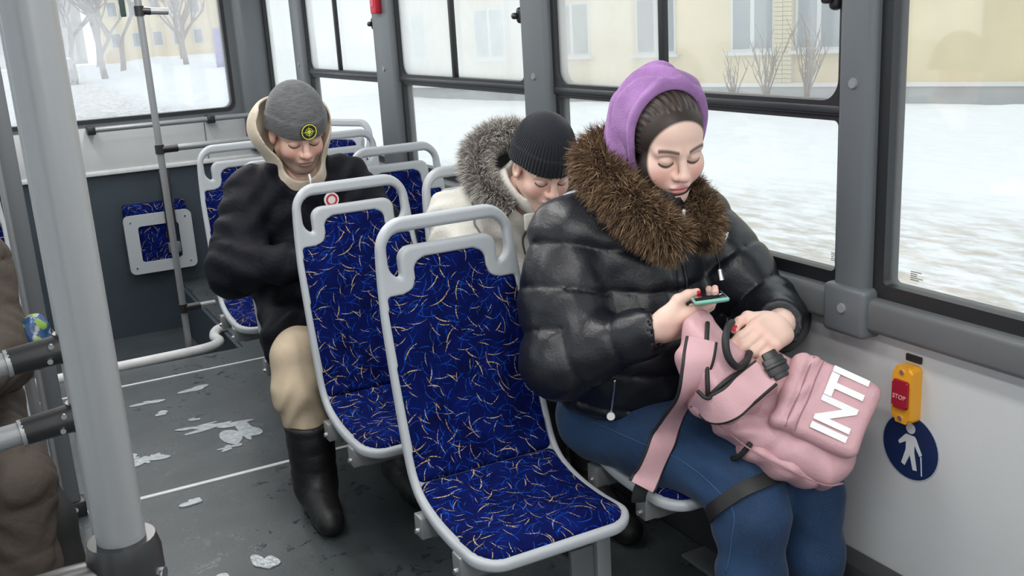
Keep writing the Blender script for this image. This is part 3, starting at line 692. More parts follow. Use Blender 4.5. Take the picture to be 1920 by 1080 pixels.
RH_R = frame_of((.94, -.30, .10), (-.25, -.72, -.55), True); RH_C = np.array((1.300, 1.806, .838)); parts.append(hand_mesh(hfn, tips, RH_R, RH_C, SKW, (.65, .015, .05), .0020))
hfn2, tips2 = hand_sdf([(26, 36, 22), (32, 42, 24), (36, 46, 26), (40, 48, 28)], .05, ((.040, .018, -.008), (.060, .050, -.012), (.062, .080, -.020), (.054, .104, -.030)), 1.08)
LH_R = frame_of((-.86, -.40, .02), (-.28, -.66, .62)); LH_C = np.array((1.560, 1.700, .818))
if (LH_R[:, 0]@np.array((0, 0, 1))) < 0: LH_R[:, 0] *= -1
parts.append(hand_mesh(hfn2, tips2, LH_R, LH_C, SKW, (.55, .03, .06), .0020))
parts.append(body_mesh([([(1.43, 2.10, .55), (1.43, 2.09, .80), (1.43, 2.07, 1.02), (1.43, 2.03, 1.12)], [.13, .12, .10, .05]), ([WS['shR'], WS['elR'], WS['wrR']], [.055, .045, .032]), ([WS['shL'], WS['elL'], WS['wrL']], [.055, .045, .032]),
                        ([(1.35, 2.10, .52), (1.435, 1.70, .465), (1.41, 1.62, .10)], [.085, .06, .045]), ([(1.51, 2.10, .52), (1.60, 1.69, .465), (1.60, 1.62, .10)], [.085, .06, .045])], SKW))
V, Q, C_ = join(parts); under(fastmesh('body', V, Q, SKIN, woman, cols=C_), woman)
def w_jacket(P):
    z = P[:, 2]; t = S_ell(P, (1.43, 2.085, .90), (.225, .165, .20)); t = smin(t, S_ell(P, (1.435, 2.055, .72), (.232, .195, .17)), .10); t = smin(t, S_ell(P, (1.43, 2.09, .60), (.222, .195, .115)), .08)
    t = smin(t, S_caps(P, (1.285, 2.095, 1.020), (1.57, 2.06, 1.01), .095, .092), .09); t = smin(t, S_caps(P, (1.43, 2.05, 1.04), (1.435, 1.99, 1.115), .098, .082), .05)
    x = P[:, 0]; front = np.clip((2.03-P[:, 1])/.06, 0, 1); sag = .018*np.cos((x-1.43)*9)
    t = t+quilt(z+sag-.60, .100, .015, .32)*np.clip((1.06-z)/.05, 0, 1)
    pl = np.abs(x-1.432-.04*(1.0-z)); t = t-.007*np.clip(1-(pl/.030)**4, 0, 1)*front+.008*np.exp(-(pl/.0045)**2)*front
    t = smax(t, .555-z+.10*np.clip(2.05-P[:, 1], 0, .3), .02)
    d = t
    for s, e, w, r in ((WS['shR'], WS['elR'], WS['wrR'], (.104, .102, .090, .056)), (WS['shL'], WS['elL'], WS['wrL'], (.095, .092, .080, .053))):
        s, e, w = map(np.array, (s, e, w)); m_ = (s+e)/2+np.array([0, .012, 0]); we = w+(w-e)/np.linalg.norm(w-e)*.0
        pts = [s, m_, e, we]; c = S_chain(P, pts, r, .05); dd, al = chain_param(P, pts)
        c = c+quilt(al-.03, .108, .014, .32); axis = (we-e)/np.linalg.norm(we-e); cut = (P-we)@axis; c = smax(c, cut-.004, .012)
        c = smax(c, -smax(S_caps(P, e, we+axis*.06, r[2]-.012, r[3]-.012), -(cut+.03), .01), .006)
        d = smin(d, c, .022)
    return d+.0035*wob(P, 34, .6)+.0020*wob(P, 80, 2.1)
jk = under(cloth('puffer_jacket', w_jacket, (1.04, 1.66, .50), (1.80, 2.36, 1.22), .0062, PUFF, woman, 1), woman); jk['label'] = 'shiny black quilted puffer jacket'
DENIM = None
def denim():
    m = mat('blue_denim', rough=.8, sheen=.1); t = NT(m); b = t.N['Principled BSDF']; co = t.coord('Object')
    c = t.mix(t.rng(t.noise(co, 7, 5), .35, .65), (.004, .018, .055, 1), (.010, .042, .11, 1)); c = t.mix(t.rng(t.noise(t.mapping(co, (60, 220, 220)), 3, 2), .45, .7, 0, .5), c, (.024, .075, .17, 1))
    t.L.new(c, b.inputs['Base Color']); bp = t.node('ShaderNodeBump'); bp.inputs['Strength'].default_value = .2; bp.inputs['Distance'].default_value = .003; t.L.new(t.noise(co, 350, 2), bp.inputs['Height']); t.L.new(bp.outputs[0], b.inputs['Normal']); return m
DENIM = denim()
W_TR = [(1.345, 2.13, .50), (1.385, 1.92, .505), (1.435, 1.70, .475), (1.430, 1.640, .40), (1.415, 1.625, .25), (1.41, 1.63, .12)]
W_TL = [(1.515, 2.13, .50), (1.555, 1.92, .50), (1.605, 1.70, .470), (1.608, 1.640, .40), (1.605, 1.625, .25), (1.60, 1.63, .12)]
def w_jeans(P):
    d = S_chain(P, W_TR, (.118, .108, .090, .080, .072, .062), .05); d = smin(d, S_chain(P, W_TL, (.118, .105, .086, .074, .068, .060), .05), .02); d = smin(d, S_ell(P, (1.43, 2.13, .52), (.19, .14, .11)), .06)
    d = smax(d, .13-P[:, 2], .01); kn = np.exp(-((P[:, 1]-1.70)/.06)**2); return d+.0035*wob(P, 30, 1.1)+.005*kn*np.sin(P[:, 2]*75+P[:, 0]*30)*.6+.0015*wob(P, 75, .3)
je = under(cloth('jeans', w_jeans, (1.16, 1.50, .10), (1.76, 2.34, .68), .007, DENIM, woman, 1), woman); je['label'] = 'dark blue denim jeans'
STITCH = mat('denim_stitch', (.045, .10, .20), .8)
under(MB().tube(snap(w_jeans, spline([(1.251, 2.034, .545), (1.283, 1.87, .538), (1.325, 1.759, .52), (1.342, 1.664, .486), (1.351, 1.611, .447), (1.344, 1.608, .384), (1.335, 1.62, .293)], 8), .0006), .0013, 5).build('seam', STITCH, woman, auto=None), woman)
BOOT = mat('black_boot', (.008, .008, .009), .5, bump=(60, .2))
def boot(parent, ax, ay, toe, h=.30, r=.062, name='boot'):
    toe = np.array(toe); a = np.array((ax, ay))
    def fn(P):
        dz = toe-a; dz = dz/np.linalg.norm(dz); hd = np.array((a[0]-dz[0]*.02, a[1]-dz[1]*.02)); L_ = .20
        d = S_caps(P, (a[0], a[1], .10), (a[0], a[1], h), r*.92, r); d = smin(d, S_caps(P, (hd[0], hd[1], .045), (a[0]+dz[0]*L_, a[1]+dz[1]*L_, .042), .044, .045), .06); d = smin(d, S_caps(P, (a[0]+dz[0]*.06, a[1]+dz[1]*.06, .08), (a[0]+dz[0]*.15, a[1]+dz[1]*.15, .05), .05, .042), .03)
        d = smax(d, P[:, 2]-h, .01); d = smax(d, .002-P[:, 2], .004); return d+.002*wob(P, 60, .4)+quilt(P[:, 2]-.1, .06, .004)*np.clip((P[:, 2]-.1)/.02, 0, 1)
    o = cloth(name, fn, (ax-.28, ay-.30, -.01), (ax+.28, ay+.30, h+.02), .0065, BOOT, parent, 1); under(o, parent)
    dz = toe-a; dz = dz/np.linalg.norm(dz)
    lp = []
    for k in range(28):
        q = 2*math.pi*k/28; l = .13*math.cos(q); w_ = (.047 if math.cos(q) > 0 else .040)*math.sin(q); lp.append((a[0]+dz[0]*(l+.085)-dz[1]*w_, a[1]+dz[1]*(l+.085)+dz[0]*w_))
    V, Fc = slab(lp, .001, .022, flat); so = meshobj('sole', V, Fc, mat('boot_sole', (.02, .02, .022), .6), o, auto=40); return o
boot(woman, 1.41, 1.625, (1.40, 1.4), .22); boot(woman, 1.60, 1.625, (1.60, 1.4), .22)
# hair, lilac hood, fur collar
def hair_fn(P):
    d = S_ell(P, (0, -.016, .046), (.0835, .102, .091)); x, y, z = P.T
    cut = (y-.028)+.55*(z-.125)+.9*np.clip(np.abs(x)-.058, 0, 1)*-1.2          # hairline: forehead and temples stay bare
    front = S_ell(P, (0, .105, .012), (.078, .086, .086)); d = smax(d, -(front-.002), .010); d = smax(d, -.075-z, .01)
    a = np.arctan2(x, z+.02); fe = np.clip((front-.008)/.02, 0, 1)*.7; return d+fe*(.0014*np.sin(a*60+6*np.sin(y*30))+.0010*np.sin(x*240+y*90))
def hair_cols(V): 
    k = .5+.5*np.sin(V[:, 0]*420+3*np.sin(V[:, 1]*60)+V[:, 1]*60); return np.outer(1-k, (.022, .016, .013))+np.outer(k, (.060, .043, .035))
hr = under(local_cloth('hair', hair_fn, (-.1, -.13, -.09), (.1, .11, .15), .0019, WHR, WHC, 1.06, mat('dark_hair', rough=.42, attr=True, spec=.5), woman, 0, hair_cols), woman)
LIL = mat('lilac_hood_fleece', (.36, .185, .43), .9, sheen=.2, vary=(16, .30), bump=(220, .25))
def hood_fn(P):
    x, y, z = P.T; o = S_ell(P, (0, -.034, .048), (.1030, .122, .122)); o = smin(o, S_caps(P, (0, -.055, -.03), (0, -.07, -.13), .092, .10), .05)
    i = S_ell(P, (0, -.024, .040), (.0880, .112, .101)); i = smin(i, S_caps(P, (0, -.05, -.03), (0, -.06, -.16), .078, .084), .05)
    o = o+.008*np.sin(z*55+7*np.sin(y*22+x*14)+x*24)*np.clip(.02-y, 0, .05)/.05+.005*wob(P, 40, .9)
    d = smax(o, -i, .006); fr = y-(.020-.10*(z-.03)-.20*np.clip(.02-z, 0, 1))        # front opening
    d = smax(d, fr, .008); hem = np.exp(-((fr+.014)/.0035)**2); return d+.0022*hem-.002*np.exp(-((fr+.006)/.007)**2)
hood = under(local_cloth('hood', hood_fn, (-.125, -.19, -.15), (.125, .11, .18), .0030, WHR, WHC, 1.06, LIL, woman, 1), woman); hood['label'] = 'lilac fleece hood'
FURP = [(1.410, 1.872, 1.010), (1.362, 1.888, 1.045), (1.332, 1.945, 1.095), (1.318, 2.030, 1.150), (1.345, 2.115, 1.190), (1.42, 2.155, 1.205), (1.495, 2.12, 1.175), (1.522, 2.03, 1.125), (1.520, 1.945, 1.078), (1.496, 1.892, 1.040), (1.466, 1.872, 1.010)]
FURR = [.034, .040, .043, .045, .044, .040, .034, .030, .030, .031, .028]
FPAL = [(.075, .045, .028), (.15, .09, .052), (.24, .155, .09), (.40, .28, .165), (.19, .115, .065), (.10, .06, .036)]
under(roll('fur_collar', FURP, FURR, mat('fur_hide', (.07, .04, .024), .95), woman, 16), woman)
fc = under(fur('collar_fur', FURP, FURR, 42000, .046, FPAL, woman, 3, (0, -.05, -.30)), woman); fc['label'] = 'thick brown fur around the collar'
METAL = mat('silver_metal', (.75, .75, .74), .22, metal=1)
def onbody(px):   # nothing: placeholder keeps trim positions readable
    return px
fz = zipper('front_zip', snap(w_jacket, spline([(1.420, 1.905, 1.075), (1.434, 1.925, 1.03), (1.455, 1.915, .95), (1.458, 1.904, .878), (1.456, 1.88, .78), (1.452, 1.87, .66)], 6), .001), woman, .0038); under(fz, woman)
zp = MB().box((1.412, 1.868, 1.035), (1.430, 1.876, 1.070), .004); zp.box((1.415, 1.866, 1.064), (1.427, 1.877, 1.090), .004); under(zp.build('zip_pull', METAL, woman), woman)
BX = snap(w_jacket, [(1.576, 1.919, .985)], .002)[0]
# chest badge, drawstring, pocket zip with charm
V, Fc = slab([(-.020, .015), (.020, .015), (0, -.020)], 0, .005, lambda u, v, d: (BX[0]+u*.95, BX[1]+u*.25-d-.002, BX[2]+v)); bd = under(meshobj('chest_badge', V, Fc, METAL, woman, smooth=False), woman)
V, Fc = slab([(-.009, .009), (.009, .009), (0, -.005)], .0052, .0062, lambda u, v, d: (BX[0]+u*.95, BX[1]+u*.25-d-.002, BX[2]+v)); meshobj('badge_inlay', V, Fc, mat('badge_dark', (.04, .04, .04), .4), bd, smooth=False)
under(MB().tube(snap(w_jacket, spline([(1.545, 1.955, 1.05), (1.549, 1.942, 1.01), (1.556, 1.918, .955), (1.555, 1.900, .915)], 6), .002), .003, 6).build('drawstring', BLACKP, woman, auto=None), woman)
under(MB().tube(snap(w_jacket, [(1.555, 1.900, .915), (1.555, 1.893, .892)], .004), [.006, .008], 12).build('cord_stopper', METAL, woman), woman)
PZ = spline([(1.236, 1.900, .700), (1.245, 1.918, .668), (1.252, 1.935, .640), (1.252, 1.945, .600)], 5); pz = MB().tube(PZ, .0032, 8); under(pz.build('pocket_zip_pull', METAL, woman, auto=None), woman)
ch = under(MB().tube([tuple(PZ[-1]+np.array((-.001, .001, -.010))), tuple(PZ[-1]+np.array((-.004, -.004, -.010)))], .010, 20).build('charm', mat('white_charm', (.85, .85, .83), .3), woman), woman)
# ---------------------------------------------------------------- phone in her hand
ph = thing('smartphone', 'thin smartphone in a mint green case held in one hand', 'phone', (1.385, 1.735, .912))
PR = Matrix(((.80, -.60, 0), (.60, .80, 0), (0, 0, 1))).to_4x4(); PR = Matrix.Rotation(math.radians(-33), 4, 'Z')@Matrix.Rotation(math.radians(-10), 4, 'X')@Matrix.Rotation(math.radians(-6), 4, 'Y')
ph.rotation_euler = PR.to_euler()
MB().box((-.038, -.078, -.005), (.038, .078, .004), .004, 3).build('case', mat('mint_case', (.16, .42, .33), .3), ph)
MB().box((-.034, -.073, .0035), (.034, .073, .0048), .001).build('screen', mat('phone_glass', (.02, .022, .025), .08), ph)
MB().box((-.032, -.07, -.0065), (.032, .03, -.0045), .001).build('back_plate', mat('phone_back', (.42, .38, .36), .3, vary=(60, .5)), ph)
MB().box((.008, .045, -.0085), (.032, .073, -.0045), .003).build('camera_block', BLACKP, ph)
# ---------------------------------------------------------------- man in the grey beanie
SKM = (.70, .46, .37)
BLKC = mat('black_parka_cloth', (.0055, .006, .010), .62, bump=(90, .25, 6), spec=.16)
m1 = thing('person', 'person in a grey beanie and black parka with beige trousers, head bowed', 'person', (1.0, 3.5, 0))
H1 = (.972, 3.415, 1.205); R1 = head_frame(-1, 27, 2)
M1 = dict(shR=(.815, 3.53, 1.00), elR=(.705, 3.40, .775), wrR=(.90, 3.20, .80), shL=(1.165, 3.53, 1.00), elL=(1.27, 3.42, .775), wrL=(1.06, 3.20, .80))
parts = [head_mesh(H1, R1, 1.06, lambda V: skin_cols(V, SKM, (.76, .36, .30), (.50, .25, .22), (.08, .055, .04), .75), False, .0021)]
for w, e, mir in (('wrR', 'elR', True), ('wrL', 'elL', False)):
    dv = np.array(M1[w])-np.array(M1[e]); hf, tp = hand_sdf([(35, 45, 30)]*4); Rh = frame_of((.25 if mir else -.25, -.9, .15), (-.5 if mir else .5, -.2, -.7), mir); parts.append(hand_mesh(hf, tp, Rh, M1[w], SKM, None, .004))
parts.append(body_mesh([([(1.0, 3.55, .52), (1.0, 3.55, .80), (1.0, 3.52, 1.0), (.99, 3.47, 1.10)], [.12, .12, .10, .05]), ([M1['shR'], M1['elR'], M1['wrR']], [.05, .042, .03]), ([M1['shL'], M1['elL'], M1['wrL']], [.05, .042, .03]),
                        ([(.92, 3.5, .48), (.815, 3.12, .50), (.80, 3.03, .10)], [.075, .05, .045]), ([(1.08, 3.5, .48), (1.10, 3.15, .48), (1.10, 3.06, .10)], [.075, .05, .045])], SKM))
V, Q, C_ = join(parts); under(fastmesh('body', V, Q, SKIN, m1, cols=C_), m1)
def m1_jacket(P):
    z = P[:, 2]; t = S_ell(P, (1.0, 3.55, .88), (.215, .155, .20)); t = smin(t, S_ell(P, (1.0, 3.53, .66), (.225, .18, .20)), .10)
    t = smin(t, S_caps(P, (.84, 3.53, 1.0), (1.14, 3.53, 1.0), .085, .085), .08); t = smin(t, S_caps(P, (.99, 3.50, 1.02), (.98, 3.46, 1.09), .105, .10), .05)
    t = smin(t, S_caps(P, (.90, 3.46, .52), (.835, 3.22, .53), .12, .118), .06); t = smin(t, S_caps(P, (1.10, 3.46, .52), (1.10, 3.22, .52), .12, .112), .06)   # skirt over the thighs
    t = smax(t, 3.19-P[:, 1]+.35*np.clip(.5-z, 0, 1), .02); t = smax(t, .36-z, .03)
    hole = S_caps(P, (.98, 3.405, 1.068), (.97, 3.40, 1.20), .080, .11); t = smax(t, -hole, .012)
    pl = np.abs(P[:, 0]-.985); fr = np.clip((3.46-P[:, 1])/.05, 0, 1); t = t-.006*np.clip(1-(pl/.035)**4, 0, 1)*fr
    d = t
    for s, e, w in (('shR', 'elR', 'wrR'), ('shL', 'elL', 'wrL')):
        pts = [M1[s], M1[e], M1[w]]; c = S_chain(P, pts, (.096, .092, .058), .06); dd, al = chain_param(P, pts); ax = np.array(M1[w])-np.array(M1[e]); ax /= np.linalg.norm(ax)
        c = smax(c+quilt(al-.02, .10, .010, .3), (P-np.array(M1[w]))@ax-.005, .012); d = smin(d, c, .025)
    return d+.006*wob(P, 26, .2)+.003*wob(P, 60, 1.7)+.0035*np.sin(P[:, 2]*62+4*np.sin(P[:, 0]*19)+P[:, 1]*30)
j1 = under(cloth('parka', m1_jacket, (.56, 3.02, .30), (1.44, 3.80, 1.22), .0075, BLKC, m1, 1), m1); j1['label'] = 'black hip length parka'
BEIGE = mat('beige_chinos', (.52, .42, .30), .85, vary=(12, .12), bump=(180, .15))
def m1_trousers(P):
    a = [(.92, 3.48, .46), (.865, 3.28, .50), (.805, 3.115, .515), (.782, 3.075, .42), (.795, 3.05, .26)]; b = [(1.08, 3.48, .46), (1.10, 3.16, .475), (1.10, 3.08, .40), (1.10, 3.06, .24)]
    d = S_chain(P, a, (.10, .094, .080, .078, .066), .04); d = smin(d, S_chain(P, b, (.10, .08, .075, .066), .04), .03); d = smin(d, S_ell(P, (1.0, 3.52, .48), (.17, .13, .10)), .05)
    d = smax(d, .275-P[:, 2], .01); return d+.006*np.sin(P[:, 2]*58+7*np.sin(P[:, 0]*22))*np.clip((.50-P[:, 2])/.1, 0, 1)*.7+.004*wob(P, 34, 2.2)
tr1 = under(cloth('trousers', m1_trousers, (.64, 2.9, .22), (1.26, 3.70, .66), .0065, BEIGE, m1, 1), m1); tr1['label'] = 'beige cotton trousers'
boot(m1, .797, 3.050, (.772, 2.8), .31, .080); boot(m1, 1.10, 3.06, (1.08, 2.8), .31, .076)
CREAM = mat('cream_hoodie_fleece', (.62, .53, .42), .9, sheen=.15, bump=(200, .2), vary=(10, .08))
def hoodie_fn(P):
    x, y, z = P.T; o = S_ell(P, (.012, -.035, .005), (.136, .112, .118)); o = smin(o, S_caps(P, (0, -.03, -.06), (0, .004, -.150), .100, .096), .04)
    i = S_ell(P, (.010, -.018, .020), (.118, .110, .115)); i = smin(i, S_caps(P, (0, .035, .04), (0, .046, -.085), .080, .062), .03)
    d = smax(o, -i, .012); d = smax(d, z-(.080-.55*np.clip(y+.03, 0, 1)), .012); d = smax(d, y-(.082-.35*np.clip(z+.10, 0, 1)), .010); return d+.003*wob(P, 40, .5)
ho1 = under(local_cloth('hoodie_hood', hoodie_fn, (-.14, -.16, -.23), (.14, .13, .12), .0036, R1, H1, 1.06, CREAM, m1, 1), m1); ho1['label'] = 'cream hoodie hood around the neck'
def beanie_fn(P, rib=0.0, top=.155, low=.030):
    x, y, z = P.T; o = S_ell(P, (0, -.014, .048), (.0905, .110, top-.048)); o = np.where(z < .048, np.maximum(np.hypot(x/.0905, (y+.014)/.110)-1, -1)*.095, o)
    if rib: o = o+rib*np.sin(np.arctan2(x, y+.014)*62)*np.clip((top-z)/.05, 0, 1)
    i = S_ell(P, (0, -.014, .044), (.080, .0995, .092)); i = np.where(z < .044, np.maximum(np.hypot(x/.080, (y+.014)/.0995)-1, -1)*.09, i)
    cut = low-z+.10*(y)*-1*0-.32*np.clip(.03-y, 0, .2)
    d = smax(o, -i, .004); d = smax(d, cut, .006); band = np.clip(1-np.abs(z-low-.024+.32*np.clip(.03-y, 0, .2))/.030, 0, 1)
    return d-.0035*np.minimum(band*6, 1)
GREYK = mat('grey_knit', rough=.95, sheen=.2)
def knit(m, c0, c1, sx):
    t = NT(m); b = t.N['Principled BSDF']; co = t.coord('Object'); n = t.noise(t.mapping(co, sx), 1.0, 4, .65); t.L.new(t.mix(t.rng(n, .3, .7), c0, c1), b.inputs['Base Color'])
    bp = t.node('ShaderNodeBump'); bp.inputs['Strength'].default_value = .3; bp.inputs['Distance'].default_value = .003; t.L.new(t.noise(co, 420, 2), bp.inputs['Height']); t.L.new(bp.outputs[0], b.inputs['Normal'])
knit(GREYK, (.052, .054, .057, 1), (.14, .144, .148, 1), (40, 40, 330))
bn = under(local_cloth('beanie', lambda P: beanie_fn(P, 0, .158, .030), (-.11, -.14, -.05), (.11, .12, .17), .0028, R1, H1, 1.10, GREYK, m1, 2), m1); bn['label'] = 'grey melange knit beanie'
# round compass badge on the beanie
def badge(parent, Rm, c, loc, s):
    g = under(link('badge', None, parent), parent); 
    nrm = Vector((loc[0]/.09**2, (loc[1]+.014)/.11**2, .25/.11)).normalized(); x = Vector((0, 0, 1)).cross(nrm).normalized(); up = nrm.cross(x)
    T = lambda u, v, d: tuple(np.array(Rm)@(np.array(loc)*s+np.array(x)*u+np.array(up)*v+np.array(nrm)*d)+np.asarray(c))
    circ = lambda r, n=28: [(r*math.cos(2*math.pi*k/n), r*math.sin(2*math.pi*k/n)) for k in range(n)]
    ye = mat('badge_yellow', (.62, .62, .08), .6); V, Fc = slab(circ(.0285), -.004, .0025, T); bdg = meshobj('badge_patch', V, Fc, mat('badge_black', (.012, .014, .012), .7), g, smooth=False)
    V, Fc = ring(circ(.0265), circ(.0235), .002, .0038, T); meshobj('badge_ring', V, Fc, ye, g, smooth=False)
    star = []
    for k in range(16):
        a = 2*math.pi*k/16; r_ = (.021 if k % 4 == 0 else .0105 if k % 2 == 0 else .0045); star.append((r_*math.sin(a), r_*math.cos(a)))
    V, Fc = slab(star, .002, .0038, T); meshobj('badge_star', V, Fc, ye, g, smooth=False); V, Fc = ring(circ(.013), circ(.0115), .002, .0036, T); meshobj('badge_ring', V, Fc, ye, g, smooth=False)
badge(m1, R1, H1, (-.007, .0985, .058), 1.10)
# zip pull and round chest patch
under(MB().tube(spline([(.982, 3.368, 1.065), (.984, 3.362, 1.045), (.983, 3.36, 1.02)], 4), .005, 8).build('zip_pull', METAL, m1, auto=None), m1)
cp = lambda r, n=26: [(r*math.cos(2*math.pi*k/n), r*math.sin(2*math.pi*k/n)) for k in range(n)]
PT = lambda u, v, d: (1.052+u, 3.372-d+.15*u, .965+v*.95)
pt = thing_patch = under(link('chest_patch', None, m1), m1)
for r0, r1, mm in ((.027, .022, mat('patch_white', (.8, .8, .78), .7)), (.022, .014, mat('patch_red', (.55, .03, .05), .7)), (.014, .001, mat('patch_cream', (.75, .72, .70), .7))):
    V, Fc = ring(cp(r0), cp(r1), 0, .008 if r0 > .025 else .0075, PT); meshobj('patch_ring', V, Fc, mm, pt, smooth=False)
# ---------------------------------------------------------------- man in the beige parka
m2 = thing('person', 'person in a black ribbed beanie and beige parka with grey fur hood', 'person', (1.43, 2.85, 0))
H2 = (1.470, 2.612, 1.105); R2 = head_frame(-9, 30, -3)
M2 = dict(shR=(1.265, 2.80, .96), elR=(1.215, 2.62, .73), wrR=(1.38, 2.46, .74), shL=(1.59, 2.78, .96), elL=(1.635, 2.60, .73), wrL=(1.50, 2.46, .74))
SKN = (.77, .52, .43)
parts = [head_mesh(H2, R2, 1.0, lambda V: skin_cols(V, SKN, (.82, .38, .32), (.62, .30, .27), (.16, .11, .085), .22), False, .0021)]
for w, e, mir in (('wrR', 'elR', True), ('wrL', 'elL', False)):
    hf, tp = hand_sdf([(35, 45, 30)]*4); Rh = frame_of((.3 if mir else -.3, -.9, .15), (-.5 if mir else .5, -.2, -.7), mir); parts.append(hand_mesh(hf, tp, Rh, M2[w], SKN, None, .004, .9))
parts.append(body_mesh([([(1.43, 2.86, .50), (1.43, 2.86, .75), (1.44, 2.79, .95), (1.455, 2.70, 1.04)], [.12, .12, .10, .05]), ([M2['shR'], M2['elR'], M2['wrR']], [.05, .042, .03]), ([M2['shL'], M2['elL'], M2['wrL']], [.05, .042, .03]),
                        ([(1.36, 2.84, .47), (1.36, 2.50, .47), (1.36, 2.50, .10)], [.075, .05, .045]), ([(1.50, 2.84, .47), (1.52, 2.50, .47), (1.52, 2.50, .10)], [.075, .05, .045])], SKN))
V, Q, C_ = join(parts); under(fastmesh('body', V, Q, SKIN, m2, cols=C_), m2)
PARK = mat('beige_parka_cloth', (.56, .545, .50), .75, vary=(6, .06), bump=(70, .35, 6))
def m2_jacket(P):
    z = P[:, 2]; t = S_ell(P, (1.43, 2.85, .82), (.215, .155, .20)); t = smin(t, S_ell(P, (1.43, 2.84, .62), (.215, .165, .18)), .10); t = smin(t, S_caps(P, (1.29, 2.80, .955), (1.565, 2.785, .955), .088, .088), .08)
    t = smin(t, S_caps(P, (1.44, 2.76, .97), (1.46, 2.69, 1.04), .108, .098), .05); t = smax(t, -S_caps(P, (1.46, 2.68, 1.02), (1.468, 2.62, 1.12), .076, .095), .012); t = smax(t, .45-z, .02); d = t
    for s, e, w in (('shR', 'elR', 'wrR'), ('shL', 'elL', 'wrL')):
        pts = [M2[s], M2[e], M2[w]]; c = S_chain(P, pts, (.092, .084, .056), .06); ax = np.array(M2[w])-np.array(M2[e]); ax /= np.linalg.norm(ax); c = smax(c, (P-np.array(M2[w]))@ax-.005, .012); seam = np.abs(c-t)
        d = smin(d, c, .02)
    return d+.008*wob(P, 30, .8)+.005*np.sin(P[:, 0]*50+P[:, 2]*65+3*np.sin(P[:, 1]*25))+.0016*wob(P, 85, .1)
j2 = under(cloth('parka', m2_jacket, (1.06, 2.36, .42), (1.75, 3.06, 1.18), .0065, PARK, m2, 1), m2); j2['label'] = 'beige winter parka'
def m2_trousers(P):
    d = S_chain(P, [(1.36, 2.84, .47), (1.36, 2.50, .47), (1.36, 2.49, .12)], (.095, .075, .06), .04); d = smin(d, S_chain(P, [(1.50, 2.84, .47), (1.52, 2.50, .47), (1.52, 2.49, .12)], (.095, .075, .06), .04), .02); return smax(d, .10-P[:, 2], .01)+.004*wob(P, 30)
under(cloth('trousers', m2_trousers, (1.2, 2.34, .08), (1.68, 3.0, .62), .012, mat('dark_trousers', (.02, .02, .024), .8), m2, 1), m2)
boot(m2, 1.36, 2.49, (1.36, 2.3), .2); boot(m2, 1.52, 2.49, (1.52, 2.3), .2)
BLKK = mat('black_rib_knit', (.008, .010, .016), .92, sheen=.15, bump=(300, .25))
b2 = under(local_cloth('beanie', lambda P: beanie_fn(P, .0016, .166, .034), (-.11, -.14, -.05), (.11, .12, .18), .0021, R2, H2, 1.02, BLKK, m2, 0), m2); b2['label'] = 'black ribbed knit beanie'
def hood2_fn(P):
    o = S_ell(P, (1.455, 2.775, 1.055), (.150, .135, .130)); i = S_ell(P, (1.46, 2.735, 1.075), (.128, .135, .120)); d = smax(o, -i, .012); d = smax(d, -S_caps(P, H2, (1.468, 2.70, 1.02), .112, .09), .012); d = smax(d, (2.70-P[:, 1])-.25*(1.12-P[:, 2]), .012); return d+.004*wob(P, 34, .3)
h2 = under(cloth('hood', hood2_fn, (1.27, 2.56, .90), (1.64, 2.94, 1.21), .005, PARK, m2, 1), m2)
def inner2(P):
    o = S_ell(P, (1.46, 2.742, 1.065), (.132, .132, .120)); i = S_ell(P, (1.463, 2.715, 1.08), (.118, .13, .112)); d = smax(o, -i, .01); d = smax(d, -S_caps(P, H2, (1.468, 2.70, 1.02), .110, .085), .012); return smax(d, (2.69-P[:, 1])-.25*(1.12-P[:, 2]), .012)
under(cloth('hood_lining', inner2, (1.27, 2.56, .90), (1.64, 2.94, 1.21), .006, mat('grey_lining', (.16, .15, .145), .9), m2, 1), m2)
F2 = [(1.375, 2.640, .985), (1.335, 2.680, 1.035), (1.312, 2.725, 1.085), (1.325, 2.765, 1.140), (1.375, 2.785, 1.180), (1.455, 2.785, 1.195), (1.535, 2.765, 1.170), (1.585, 2.725, 1.11), (1.585, 2.67, 1.04), (1.545, 2.63, .99)]
F2R = [.018, .024, .028, .028, .026, .026, .026, .026, .022, .018]
under(roll('fur_trim_base', F2, F2R, mat('grey_fur_hide', (.12, .11, .10), .95), m2, 12), m2)
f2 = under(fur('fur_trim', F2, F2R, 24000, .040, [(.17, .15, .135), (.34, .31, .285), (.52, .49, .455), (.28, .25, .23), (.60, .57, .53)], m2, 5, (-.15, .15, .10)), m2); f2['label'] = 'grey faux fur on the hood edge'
under(MB().box((1.395, 2.600, .925), (1.445, 2.612, .975), .005).xf(Matrix.Identity(4)).build('collar_tab', PARK, m2), m2)
under(MB().tube(snap(m2_jacket, spline([(1.285, 2.735, 1.005), (1.265, 2.705, .93), (1.275, 2.68, .85), (1.31, 2.665, .77)], 8), .001), .0032, 6).build('armhole_seam', mat('parka_seam', (.16, .155, .14), .8), m2, auto=None), m2)
under(MB().tube(snap(m2_jacket, spline([(1.425, 2.645, .955), (1.435, 2.662, .90), (1.438, 2.678, .82), (1.44, 2.672, .70)], 6), .001), .003, 6).build('front_zip', mat('zip_dark', (.05, .05, .05), .5), m2, auto=None), m2)
